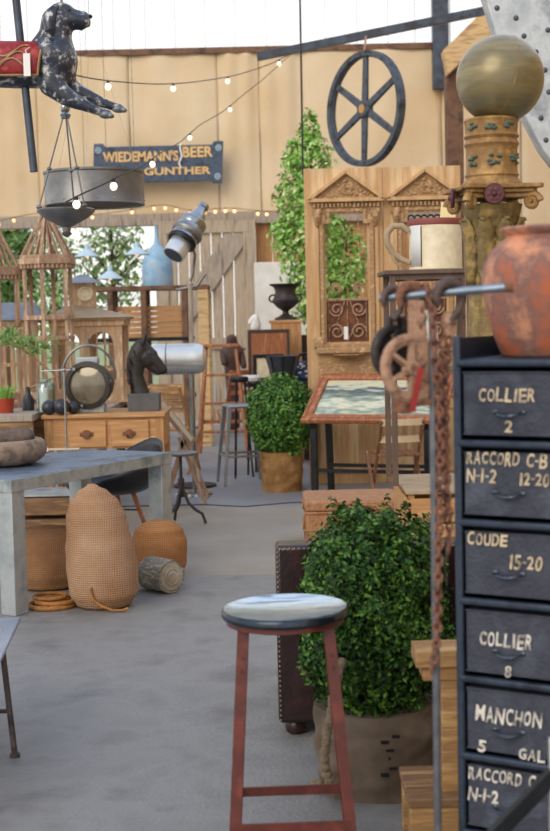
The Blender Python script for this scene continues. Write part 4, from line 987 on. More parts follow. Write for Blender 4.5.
swag('string_lights', [(70, 74, 9), (95, 79, 10), (122, 82, 11), (155, 84, 12), (184, 83, 13), (215, 79, 14), (240, 74, 15), (270, 64, 15.4), (290, 54, 15.6)], [118, 181, 237, 286], 'black cord of glowing bulbs swagging from the carousel dog to the tie bar', r=.024)
swag('string_lights', [(290, 55, 15.6), (262, 80, 15), (243, 95, 14.5), (222, 112, 14), (200, 125, 13), (180, 142, 12), (162, 152, 10.5), (142, 166, 8.5), (123, 174, 7.4), (104, 184, 7.1), (84, 193, 6.9), (66, 202, 6.8)], [238, 196, 160, 121, 82], 'black cord of glowing bulbs slanting down in front of the sign to the bowl lamp', r=.020, wr=.004)
swag('fairy_lights', [(-5, 222, 18.6), (40, 213, 18.6), (100, 214, 18.6), (160, 205, 18.6), (190, 210, 18.6), (230, 208, 18.6), (262, 211, 18.6), (300, 212, 18.6)], [5, 22, 60, 96, 138, 157, 172, 181, 196, 211, 222, 230, 241, 262, 271], 'row of small warm bulbs strung along the grey timber beam', r=.022, m='bulb_warm', wr=.004)
# ---- outdoor pendant lamps
for i, (px, py, Y, lb) in enumerate(((87, 253, 15, 'pale blue cone pendant lamp, left one of the upper pair in the barn opening'), (137, 251, 15, 'pale blue cone pendant lamp beside the blue bottle'), (110, 275, 14.5, 'pale cone pendant lamp, lowest of the three in the barn opening'))):
    c = at(px, py, Y); b0 = thing('pendant_lamp', lb, 'lamp', c, group='pendant lamps in the barn opening')
    b = MB(); b.lathe([(.135, -.045), (.14, -.04), (.09, .0), (.03, .045), (.024, .09), (.015, .10), (.012, .05), (.08, -.005), (.128, -.045)], 32, closed=True); b.build('shade', 'shade_blue', b0)
    b = MB(); b.sph((0, 0, -.02), .032, 12, 8); b.build('bulb', 'bulb_warm', b0)
    b = MB(); b.tube([(0, 0, .09), (0, 0, 3.6)], .0025, 5); b.build('cord', 'wire', b0)
# ================================================================ LEFT DISPLAY
DZ = .80
def table_box(): pass
# pine desk with drawers
fr = onz(162, 413, DZ); fl = onz(40, 417, DZ); Yk = 9.95
x0 = fl.x; x1 = fr.x
t = thing('pine_desk', 'honey coloured pine desk with two drawers behind the zinc table', 'desk', (x0, Yk, 0)); W_ = x1 - x0; Dp = .62
b = MB(); b.box(-.02, W_ + .02, -.02, Dp, DZ - .03, DZ); b.build('desktop', 'pine', t, bevel=.006)
b = MB(); b.box(0, W_, .012, Dp - .02, DZ - .26, DZ - .03); b.build('body', 'pine', t, bevel=.003)
for i, (a, c) in enumerate(((.19, .52), (.55, .88))):
    dw = W_; b = MB(); b.box(W_*a + .01, W_*c, -.006, .012, DZ - .245, DZ - .05); dr = b.build('drawer', 'pine', t, bevel=.004)
    b = MB(); mx_ = W_*(a + c)/2; b.lathe([(.0, 0), (.034, 0), (.030, -.018), (.0, -.026)], 20, c=(mx_, -.006, DZ - .15), axis='Y'); b.box(mx_ - .05, mx_ + .05, -.010, -.004, DZ - .165, DZ - .135); b.build('cup_pull', 'rust', dr)
for x in (-.004, W_ - .056):
    for y in (.004, Dp - .076):
        b = MB(); b.box(x, x + .06, y, y + .06, 0, DZ - .03); b.build('leg', 'pine_v', t, bevel=.004)
# rough long table behind
t = thing('trestle_table', 'long grey-brown plank table holding the wooden lanterns and model house', 'table', (-3.4, 10.62, 0)); b = MB()
b.box(0, 2.10, 0, 1.5, DZ - .05, DZ); b.build('tabletop', 'wood_grey', t, bevel=.004)
for y0_ in (.02, 1.45):
    b = MB(); b.box(.02, 2.08, y0_, y0_ + .03, DZ - .20, DZ - .05); b.build('apron', 'old_board', t)
for x in (.05, 1.98):
    for y in (.05, 1.38):
        b = MB(); b.box(x, x + .07, y, y + .07, 0, DZ - .05); b.build('leg', 'old_board', t, bevel=.004)
t = thing('plank_table', 'weathered plank side table at the left edge behind the stone bowl', 'table', (-3.1, 9.75, 0))
zt2 = DZ + .02; w_ = x0 - .05 + 3.1
b = MB(); b.box(0, w_, 0, .62, zt2 - .05, zt2); b.build('tabletop', 'wood_grey', t, bevel=.004)
b = MB(); b.box(.0, w_, .01, .04, zt2 - .24, zt2 - .05); b.build('apron', 'old_board', t, bevel=.003)
for x in (.02, w_ - .09):
    for y in (.04, .53):
        b = MB(); b.box(x, x + .07, y, y + .07, 0, zt2 - .05); b.build('leg', 'old_board', t)
# tall wooden lantern
def lantern(loc, zb_, w, H, label, rz=0):
    """octagonal lantern: posts, rails, dentil cornice and an open spire of ribs"""
    t = thing('wooden_lantern', label, 'lantern', (loc[0], loc[1], zb_), rz, 'tall wooden lanterns'); r = w/2; n = 6
    def pt(k, rad, z): a = 2*PI*k/n + .26; return V((rad*math.cos(a), rad*math.sin(a), z))
    def ring(rad, z, ww, hh, nm):
        b = MB()
        for k in range(n): b.bar(pt(k, rad, z), pt(k+1, rad, z), ww, hh)
        return b.build(nm, 'lantern_wood', t, bevel=.002)
    hb = H*.70
    b = MB(); b.prism([tuple(pt(k, r*1.08, 0).xy) for k in range(n)], 0, .03, 'XY'); b.build('base', 'lantern_wood', t, bevel=.003)
    for k in range(n):
        b = MB(); b.bar(pt(k, r*.95, .03), pt(k, r*.95, hb), .032, .032); b.build('post', 'lantern_wood', t, bevel=.002)
    ring(r*.95, H*.06, .02, .06, 'bottom_rail'); ring(r*1.0, H*.34, .03, .03, 'middle_rail'); ring(r*1.0, H*.44, .03, .035, 'upper_rail')
    b = MB(); b.prism([tuple(pt(k, r*1.22, 0).xy) for k in range(n)], hb, hb + H*.028, 'XY'); b.prism([tuple(pt(k, r*1.10, 0).xy) for k in range(n)], hb - H*.02, hb, 'XY'); b.prism([tuple(pt(k, r*1.14, 0).xy) for k in range(n)], hb + H*.028, hb + H*.045, 'XY')
    co = b.build('cornice', 'lantern_wood', t, bevel=.003); b = MB()
    for k in range(n):
        for j in range(6):
            p = pt(k, r*1.15, hb - .018).lerp(pt(k+1, r*1.15, hb - .018), (j+.5)/6); b.cbox(p, (.018, .018, .03))
    b.build('dentils', 'lantern_wood', co)
    for k in range(n):
        b = MB(); b.bar(pt(k, r*1.05, hb + H*.04), pt(k, r*.10, H*.955), .030, .016, w2=.014); b.build('roof_rib', 'lantern_wood', t, bevel=.002)
    b = MB()
    for k in range(n):
        A = pt(k, r*1.02, hb + H*.042); B = pt(k+1, r*1.02, hb + H*.042); C_ = V((0, 0, H*.945)); m1 = A.lerp(B, .33); m2 = A.lerp(B, .66)
        b.bar(m1, C_.lerp(m1, .05), .014, .008); b.bar(m2, C_.lerp(m2, .05), .014, .008)
    b.build('roof_slats', 'lantern_wood', t)
    b = MB(); b.lathe([(0, H*.94), (.035, H*.945), (.028, H*.958), (.022, H*.965), (.038, H*.98), (.030, H*.993), (0, H)], 20); b.build('finial', 'lantern_wood', t)
    return t
Yn = 10.95; sN = Yn/1350; c = at(52, 405, Yn); top = at(50, 203, Yn).z
lt = lantern((c.x, Yn), DZ, .40, top - DZ, 'tallest wooden lantern with an open conical spire, in the middle of the left group', .2)
c = at(-4, 405, 10.75)
dup(lt, (c.x, 10.98, DZ), .5, 'second wooden lantern with a conical spire, cut off by the left edge', scale=.93)
# wooden model house
Yh = 11.45; sh = Yh/1350; cx = at(93, 330, Yh).x
t = thing('model_house', 'wooden model house with arched openings, tan hipped roof and small cupola', 'model house', (cx, Yh + .15, DZ)); F = rel(t)
hx = 34*sh; zr = at(95, 326, Yh).z - DZ; zr2 = at(95, 304, Yh).z - DZ; dy0, dy1 = -.24, .24
xs = [at(x, 330, Yh).x - cx for x in (55, 85, 122)]
xa, xb, xc = xs
for x in (xa, xb, xc - .01):
    for y in (dy0, dy1):
        b = MB(); b.box(x - .02, x + .02, y - .02, y + .02, .02, zr); b.build('post', 'house_wood', t, bevel=.002)
b = MB(); b.box(xa - .05, xc + .05, dy0 - .05, dy1 + .05, 0, .02); b.build('base', 'house_wood', t)
b = MB(); b.box(xa - .03, xc + .03, dy0 - .03, dy1 + .03, zr, zr + .05); b.box(xa - .06, xc + .06, dy0 - .06, dy1 + .06, zr + .05, zr + .07); b.build('cornice', 'house_wood', t, bevel=.003)
def archpanel(x0, x1, y, zh):
    w = x1 - x0; cxx = (x0+x1)/2; r = w*.36; zc_ = zh - r - .05; b = MB(); inner = [(cxx - r, .12), (cxx - r, zc_)] + [(cxx - r*math.cos(a), zc_ + r*math.sin(a)) for a in [PI*k/14 for k in range(1, 14)]] + [(cxx + r, zc_), (cxx + r, .12)]
    outer = [(x0, .02), (x0, zh)] + [(x0 + w*k/14, zh) for k in range(1, 14)] + [(x1, zh), (x1, .02)]
    m = len(inner)
    for i in range(m-1): b.prism([inner[i], inner[i+1], outer[i+1], outer[i]], y - .008, y + .008)
    b.prism([outer[0], inner[0], inner[-1], outer[-1]], y - .008, y + .008)
    for k in (-.33, .33): b.box(cxx + r*k - .004, cxx + r*k + .004, y - .004, y + .004, .1, zc_ + r*.92)
    b.box(x0 + .02, x1 - .02, y - .005, y + .005, zc_ - .004, zc_ + .004); b.box(x0 + .02, x1 - .02, y - .012, y + .012, zh*.42, zh*.42 + .02); return b
archpanel(xb, xc - .02, dy0 - .005, zr).build('arch_panel', 'house_wood', t); archpanel(xa, xb, dy0 - .005, zr).build('arch_panel', 'house_wood', t)
archpanel(xb, xc - .02, dy1, zr).build('arch_panel', 'house_wood', t)
b = MB(); e = .09; z0 = zr + .07; rz_ = zr2 - .01
A = [(xa - e, dy0 - e, z0), (xc + e, dy0 - e, z0), (xc + e, dy1 + e, z0), (xa - e, dy1 + e, z0), (xa + .10, -.10, rz_), (xc - .32, -.10, rz_), (xc - .32, .10, rz_), (xa + .10, .10, rz_)]
b.add(A, [(0, 1, 5, 4), (1, 2, 6, 5), (2, 3, 7, 6), (3, 0, 4, 7), (4, 5, 6, 7), (3, 2, 1, 0)]); b.build('hipped_roof', 'roof_tan', t)
ux0 = at(58, 300, Yh).x - cx; ux1 = at(95, 300, Yh).x - cx; zc2 = at(80, 283, Yh).z - DZ; zc3 = at(80, 274, Yh).z - DZ
b = MB(); b.box(ux0 + .1, ux1 - .02, -.10, .10, rz_ - .02, zc2); cup = b.build('cupola', 'house_wood', t, bevel=.003)
b = MB(); xm = at(88, 290, Yh).x - cx; b.torus((xm - .03, -.105, zc2 - .09), .055, .012, 28, 8, axis='Y'); b.lathe([(0, -.104), (.05, -.104), (.05, -.10), (0, -.10)], 24, c=(xm - .03, 0, zc2 - .09), axis='Y'); b.build('round_window', 'cream', cup)
b = MB(); xm0, xm1 = ux0 + .05, ux1 + .03; yy = .16
b.add([(xm0, -yy, zc2), (xm1, -yy, zc2), (xm1, yy, zc2), (xm0, yy, zc2), ((xm0*.6+xm1*.4), 0, zc3), ((xm0*.4+xm1*.6), 0, zc3)], [(0, 1, 5, 4), (1, 2, 5), (2, 3, 4, 5), (3, 0, 4), (3, 2, 1, 0)]); b.build('cupola_roof', 'roof_lead', cup)
# second model house, grey gabled roof, far left
c = at(9, 330, 11.2); t = thing('model_house', 'wooden model house with a grey gabled roof, behind the left lanterns', 'model house', (c.x, 11.55, DZ))
hz = at(18, 320, 11.4).z - DZ; hw = .19
for x in (-hw, -.08, .08, hw):
    for y in (-.18, .18):
        b = MB(); b.box(x - .018, x + .018, y - .018, y + .018, .02, hz); b.build('post', 'house_wood', t)
b = MB(); b.box(-hw - .04, hw + .04, -.22, .22, 0, .02); b.build('base', 'house_wood', t); b = MB(); b.box(-hw - .03, hw + .03, -.2, .2, hz - .03, hz); b.build('cornice', 'house_wood', t); b = MB(); b.box(-hw - .03, hw + .03, -.2, -.17, hz*.45, hz*.45 + .03); b.build('rail', 'house_wood', t)
b = MB(); hh = .15; b.add([(-hw - .07, -.25, hz), (hw + .07, -.25, hz), (hw + .07, .25, hz), (-hw - .07, .25, hz), (-hw + .04, 0, hz + hh), (hw - .04, 0, hz + hh)], [(0, 1, 5, 4), (1, 2, 5), (2, 3, 4, 5), (3, 0, 4), (3, 2, 1, 0)]); b.build('gabled_roof', 'roof_lead', t)
# searchlight on the desk
Yq = 10.12; sq = Yq/1350; c = at(88, 385, Yq)
t = thing('signal_lamp', 'round black signal lamp with a wire carrying hoop on the pine desk', 'lamp', (c.x, Yq, DZ)); F = rel(t); zc_ = c.z - DZ; r = 24*sq
b = MB(); b.X = Matrix.Translation((.01, 0, zc_)) @ Matrix.Rotation(R(-12), 4, 'Z'); b.lathe([(r*.6, .18), (r*.85, .12), (r*.92, .0), (r*1.0, -.02), (r*1.0, -.05), (r*.80, -.055), (r*.78, -.03), (0, -.028), (0, .18)][::-1], 48, axis='Y'); hd = b.build('lamp_head', 'bronze_dark', t)
b = MB(); b.X = Matrix.Translation((.01, 0, zc_)) @ Matrix.Rotation(R(-12), 4, 'Z'); b.lathe([(0, -.055), (r*.3, -.052), (r*.6, -.045), (r*.79, -.034), (r*.79, -.03), (0, -.03)], 40, axis='Y'); b.build('lens', 'glass_lens', hd)
b = MB(); b.box(-.10, .12, -.03, .14, 0, zc_ - r*.80); b.build('base_box', 'zinc', t, bevel=.006)
b = MB(); hp = F(at(88, 376, Yq)); b.torus((hp.x, .05, hp.z), 26.5*sq, .010, 40, 8, axis='Y', a0=R(-8), a1=R(188), sy=1.15); b.tube([(hp.x, .05, hp.z + 32*sq), (hp.x, .05, hp.z + 37*sq)], .014, 8); b.build('carrying_hoop', 'gun_metal', t)
b = MB(); b.box(-.09, .08, 0, .10, zc_ + r*.86, zc_ + r*1.16); b.build('top_vent', 'zinc', t, bevel=.01)
for k in (0, 120, 240):
    a = R(k + 250); b = MB(); b.cbox((.01 + r*.9*math.cos(a), -.058, zc_ + r*.9*math.sin(a)), (.022, .014, .022)); b.build('clip', 'steel', hd)
# candle in glass jar
c = at(46, 410, 10.1)
t = thing('glass_jar', 'clear glass jar holding a white candle, at the left end of the pine desk', 'jar', (c.x, 10.11, DZ)); r = .075; h = .265
b = MB(); b.lathe([(0, .004), (r, .004), (r, h*.75), (r*.86, h*.86), (r*.62, h*.9), (r*.62, h), (r*.58, h), (r*.58, h*.9), (r*.82, h*.84), (r*.95, h*.74), (r*.95, .012), (0, .012)], 36); b.build('glass', 'jar_glass', t)
b = MB(); b.lathe([(0, .013), (.04, .013), (.04, .185), (.036, .19), (0, .187)], 24); b.tube([(0, 0, .185), (.002, 0, .205)], .0015, 5); o = b.build('pillar_candle', 'candle', loc=(c.x - .01, 10.11, DZ)); tag(o, 'white pillar candle standing inside the clear glass jar', 'candle')
for px, py, r_, lb in ((50, 407, .056, 'dark ball in front of the glass jar, leftmost of three'), (61, 408, .060, 'grey-blue dark ball, middle one beside the glass jar'), (70, 407, .048, 'small dark ball beside the signal lamp, rightmost of three')):
    Y_ = 9.985 + (0 if r_ > .055 else .03) ; Y_ = {50: 10.0, 61: 9.98, 70: 10.06}[px]; p = at(px, py, Y_); b = MB(); b.sph((0, 0, r_), r_, 24, 16); b.torus((0, 0, r_*1.0), r_*.99, .003, 24, 6); o = b.build('wooden_ball', 'ball_dark', loc=({50: p.x, 61: p.x + .01, 70: p.x + .03}[px], Y_ - .045, DZ)); tag(o, lb, 'ball', 'dark balls on the pine desk')
# horse head bust
Yz = 10.22; sz = Yz/1350; c = at(145, 412, Yz)
t = thing('horse_bust', 'dark bronze horse head bust on a square grey block, on the pine desk', 'bust', (c.x, Yz, DZ)); F = rel(t)
zp = at(145, 393, Yz).z - DZ
b = MB(); b.box(-.118, .118, -.09, .09, 0, zp); b.build('plinth', 'plinth', t, bevel=.005)
def H_(px, py, r, ry=None, dy=0): p = F(at(px, py, Yz)); return (p.x, dy, p.z, r*sz, (ry or r)*sz)
caps = []
def HC(x0, y0, r0, x1, y1, r1, dy=0):
    p, q = F(at(x0, y0, Yz)), F(at(x1, y1, Yz)); caps.append(((p.x, dy, p.z), r0*sz, (q.x, dy, q.z), r1*sz))
HC(140, 393, 9.5, 136, 376, 7.5); HC(136, 376, 7.5, 137, 356, 9); HC(137, 356, 9, 141, 348, 8.5); HC(146, 357, 8.5, 148, 360, 8); HC(144, 347, 6, 152, 355, 6); HC(152, 357, 6.2, 161, 367, 4.8); HC(161, 367, 4.8, 163, 370, 4.6); HC(150, 365, 5, 158, 372, 3.4)
HC(140, 342, 3, 134, 348, 3.4); HC(134, 348, 3.4, 130, 360, 3.6); HC(130, 360, 3.6, 130, 374, 2.6); HC(144, 340, 2.6, 148, 348, 2.4)
hb = blob('horse_head', caps, 'bronze_dark', t, voxel=.007, flat=.72, smooth=3)
for dy in (-.035, .035):
    b = MB(); A = F(at(143, 345, Yz)); B = F(at(146, 334, Yz)); b.tube([(A.x, dy, A.z), (A.x*.5 + B.x*.5, dy*1.2, (A.z + B.z)/2), (B.x, dy*1.1, B.z)], [.016, .018, .003], 10); b.build('ear', 'bronze_dark', hb)
    b = MB(); A = F(at(150, 352, Yz)); b.sph((A.x, dy*1.2, A.z), (.010, .008, .008), 10, 8); b.build('eye', 'plinth', hb)
b = MB(); mp_ = [F(at(x, y, Yz)) for x, y in ((146, 339), (139, 342), (132, 349), (128, 359), (127, 370), (128, 380))]
b.tube([(p.x, 0, p.z) for p in mp_], [.006, .008, .008, .008, .006, .004], 10)
for p in mp_[1:]: b.tube([(p.x, -.01, p.z), (p.x + .014, -.05, p.z - .02), (p.x + .026, -.062, p.z - .05)], [.012, .010, .003], 8)
b.build('mane', 'bronze_dark', hb)
# plant pots at the left
c = onz(6, 402, zt2); c.y = 9.95
t = thing('potted_grass', 'small red glass pot of bright green grass at the far left', 'potted plant', (at(6, 400, 10.0).x, 10.0, zt2))
b = MB(); b.lathe([(0, 0), (.05, 0), (.062, .11), (.056, .11), (.046, .01), (0, .01)], 24); b.build('pot', 'amber_glass', t)
b = MB(); rnd = random.Random(3)
for k in range(90):
    a = rnd.uniform(0, 6.28); r_ = rnd.uniform(0, .045); e = rnd.uniform(.02, .07); b.tube([(r_*math.cos(a), r_*math.sin(a), .09), ((r_+e*.4)*math.cos(a), (r_+e*.4)*math.sin(a), .15), ((r_+e)*math.cos(a), (r_+e)*math.sin(a), .16 + rnd.uniform(0, .06))], [.004, .003, .0006], 4)
b.build('grass_blades', 'leaf_tree', t)
t = thing('branch_arrangement', 'curved bare branch with grey-green air plants in a dark bottle, left group', 'plant', (at(30, 400, 10.3).x, 10.22, zt2))
F = rel(t); b = MB(); b.lathe([(0, 0), (.045, 0), (.05, .08), (.02, .13), (.018, .18), (.014, .18), (0, .02)], 20); b.build('bottle', 'ball_dark', t)
b = MB(); bp_ = [V((0, 0, .16))] + [F(at(x, y, 10.2)) for x, y in ((56, 376), (44, 366), (32, 356), (20, 348), (8, 344), (-6, 346))]; b.tube(bp_, [.010, .009, .009, .008, .007, .005, .003], 8); b.build('branch', 'pallet', t)
b = MB()
for px, py in ((8, 342), (22, 346), (36, 352), (14, 336), (30, 342), (44, 348), (0, 340)):
    p = F(at(px, py, 10.2))
    for k in range(26):
        a = rnd.uniform(0, 6.28); e = rnd.uniform(.05, .12); u = rnd.uniform(-.3, 1)
        b.tube([p, p + V((e*.6*math.cos(a), e*.6*math.sin(a), e*u)), p + V((e*1.2*math.cos(a), e*1.2*math.sin(a), e*u*.9 - .02))], [.006, .004, .0008], 4)
b.build('leaves', 'leaf_out', t)
# ---- steel canister on stand
Yt2 = 11.35; st = Yt2/1350; A = at(152, 357, Yt2); B = at(206, 361, Yt2)
c = (A + B)/2; t = thing('steel_canister', 'polished steel bullet-shaped canister lying on a pipe stand behind the horse bust', 'canister', (c.x, Yt2, 0)); F = rel(t)
L_ = (B - A).length/2; r = 15.5*st
b = MB(); b.lathe([(0, -L_ - .02), (r*.97, -L_), (r*1.02, -L_ + .02), (r*1.02, -L_ + .04), (r, -L_ + .05), (r, L_*.55), (r*.96, L_*.75), (r*.84, L_*.9), (r*.5, L_*1.0), (0, L_*1.03)], 48, c=(0, 0, c.z), axis='X'); b.build('shell', 'steel_bright', t)
b = MB(); b.lathe([(r*1.0, -.006), (r*1.03, 0), (r*1.0, .006)], 48, c=(-L_*.45, 0, c.z), axis='X'); b.box(-L_, L_*.85, -r - .003, -r + .003, c.z - r*.35, c.z - r*.28); b.build('seam_band', 'steel', t)
b = MB(); b.tube([(.10, 0, .03), (.10, 0, c.z - r + .01)], .018, 12); b.lathe([(0, 0), (.16, 0), (.15, .02), (.03, .03)], 24, c=(.10, 0, 0)); b.build('pipe_stand', 'steel', t)
# ---- timber rack with boards
Yr2 = 15.6; K = 15.6/12.2; sr = Yr2/1350; zz2 = lambda py: at(160, py, Yr2).z
xl = at(108, 330, Yr2).x; xr = at(209, 330, Yr2).x
t = thing('timber_rack', 'tall rusty timber rack holding boards, beside the barn door', 'rack', (xl, Yr2, 0)); wx = xr - xl
xm = [0, .30*K, at(184, 330, Yr2).x - xl - .02, wx - .12]
for i, x in enumerate(xm):
    for y in (0, .49):
        b = MB(); w_ = .12 if i == 3 else .065; b.box(x, x + w_, y, y + .06, 0, zz2(290)); b.build('post', ['barn_timber'] if i == 3 else 'timber_rust', t, bevel=.003)
b = MB(); b.box(-.3, wx, -.01, .57, zz2(290), zz2(285.5)); b.build('top_shelf', 'timber_rust', t, bevel=.003)
b = MB(); b.box(-.3, wx - .2, -.01, .57, zz2(341), zz2(337.5)); b.build('middle_shelf', 'black_metal', t, bevel=.003)
b = MB(); b.box(-.3, wx - .2, -.01, .57, zz2(400), zz2(396)); b.build('lower_shelf', 'timber_rust', t, bevel=.003)
nb = 6; zA = zz2(337.5); zB = zz2(305); hB = (zB - zA)/nb
first = None
for k in range(nb):
    lb = ['lowest', 'second lowest', 'third', 'fourth', 'fifth', 'topmost'][k] + ' pale board of the stack on the timber rack'
    b = MB(); b.box(0, .76, .0, .30, 0, hB*.88); o = b.build('timber_board', 'pine', loc=(xl + .085 + .004*(k % 2), Yr2 + .10 + .01*(k % 3), zA + k*hB), bevel=.004); tag(o, lb, 'board', 'boards stacked on the timber rack')
b = MB(); xs_ = at(142, 320, Yr2).x; b.box(xs_ - .012, xs_ + .012, Yr2 + .088, Yr2 + .096, zA, zB); b.box(xs_ - .012, xs_ + .012, Yr2 + .088, Yr2 + .45, zB, zB + .006); o = b.build('strap', 'black_metal'); tag(o, 'dark strap around the stack of pale boards on the timber rack', 'strap')
# lower boards
for k in range(4):
    b = MB(); b.box(0, .80, 0, .34, 0, .028); o = b.build('timber_board', 'barn_timber', loc=(xl + .07, Yr2 + .08 + .01*k, zz2(396) + k*.030), bevel=.003); tag(o, ['bottom', 'second', 'third', 'top'][k] + ' board on the lower shelf of the timber rack', 'board', 'boards on the lower rack shelf')
# blue bottle on top
c = at(158, 288, Yr2 + .28); r = 15.5*sr; h = at(158, 225, Yr2 + .25).z - zz2(285.5)
t = thing('glass_bottle', 'big pale blue glass bottle with a long thin neck on top of the timber rack', 'bottle', (c.x, Yr2 + .28, zz2(285.5)))
b = MB(); b.lathe([(0, 0), (r, 0), (r*1.02, h*.05), (r*1.02, h*.30), (r*.96, h*.42), (r*.75, h*.55), (r*.42, h*.64), (r*.2, h*.70), (r*.14, h*.8), (r*.12, h*.98), (r*.16, h), (0, h)], 40); b.build('body', 'bottle_blue', t)
# telescope / theatre lamp on the rack
Y3 = 11.9; s3 = Y3/1350; A = at(171, 259, Y3 - .22); B = at(197, 217, Y3); 
t = thing('spotlight', 'polished steel spotlight pointing down to the left on a tall thin pole', 'spotlight', (at(189, 280, Y3).x, Y3, 0)); F = rel(t)
a_, b_ = F(A), F(B); ax = (a_ - b_).normalized(); q3 = ax.to_track_quat('Z', 'Y').to_matrix().to_4x4(); Lg = (a_ - b_).length
def spot(prof, nm, m, par=t):
    b = MB(); b.X = Matrix.Translation(b_) @ q3; b.lathe([(r_*s3*1.15, z*s3) for r_, z in prof], 40); return b.build(nm, m, par)
spot([(0, 50), (8, 50), (9.5, 50), (9.5, 34), (9, 33)][::1] + [(0, 33)], 'front_barrel', 'steel_bright')
spot([(0, 50.3), (8.3, 50.3), (8.3, 50.1), (0, 50.1)], 'lens', 'ball_dark')
spot([(0, 34), (11, 34), (12, 32), (12, 27), (11, 25), (12.5, 23), (12.5, 16), (11.5, 14), (12, 12), (12, 7), (10, 4), (0, 4)], 'body', 'steel')
spot([(12.8, 24), (13.8, 22), (13.8, 20), (12.8, 18)], 'focus_ring', 'gun_metal'); spot([(12.2, 34), (13, 31), (12.2, 29)], 'front_ring', 'black_metal')
spot([(0, 5), (8, 5), (7, -2), (4.5, -7), (4, -11), (5, -12), (4.5, -16), (0, -16)], 'tail_cap', 'steel')
b = MB(); p1 = F(at(190, 240, Y3)); p2 = F(at(193, 272, Y3)); b.tube([p1, F(at(195, 255, Y3)), p2, F(at(190, 282, Y3))], .014, 10); b.tube([F(at(176, 290, Y3)), F(at(186, 288, Y3)), F(at(197, 286, Y3)), F(at(205, 274, Y3))], .014, 10); b.build('bracket', 'gun_metal', t)
b = MB(); b.tube([F(at(190, 283, Y3)), (0, 0, .02)], .022, 14); b.build('pole', 'wood_grey', t); b = MB(); b.lathe([(0, 0), (.2, 0), (.19, .02), (.03, .035)], 28); b.build('floor_base', 'black_metal', t)
# ================================================================ BACKGROUND CENTRE AND RIGHT
# ---- slender tree
Yt = 14.7; st = Yt/1350; c = at(318, 300, Yt)
t = thing('slender_tree', 'slender bright green tree rising behind the carved doors', 'tree', (c.x, Yt, 0))
b = MB(); b.tube([(0, 0, .4), (.02, 0, 1.2), (-.02, 0, 2.4), (-.06, 0, 3.3)], [.03, .026, .018, .008], 10)
rnd = random.Random(5)
for k in range(40):
    z = rnd.uniform(1.0, 3.1); a = rnd.uniform(0, 6.28); l_ = .42*(1 - (z-1)/3.2)
    b.tube([(0, 0, z), (l_*.6*math.cos(a), l_*.6*math.sin(a), z + l_*.5), (l_*math.cos(a), l_*math.sin(a), z + l_*.7)], [.008, .005, .002], 5)
b.build('trunk', 'bark', t)
b = MB(); X0 = c.x
for k, (px, py, rx, rz_, n_) in enumerate([(334, 325, 30, 20, 600), (322, 290, 40, 34, 1500), (312, 240, 42, 36, 1500), (309, 195, 36, 30, 1100), (307, 160, 26, 28, 700), (309, 132, 11, 22, 260), (283, 232, 14, 16, 200), (340, 262, 34, 40, 900)]):
    p = at(px, py, Yt); leaves(b, (p.x - X0, 0, p.z), (rx*st, rx*st*.8, rz_*st), n_, .075, 2, .35, .25, k + 11)
b.build('foliage', 'leaf_tree', t, smooth=0)
b = MB(); b.lathe([(0, 0), (.17, 0), (.22, .42), (.20, .42), (.18, .36), (0, .36)], 28); b.build('pot', 'pot_cloth_gold', t)
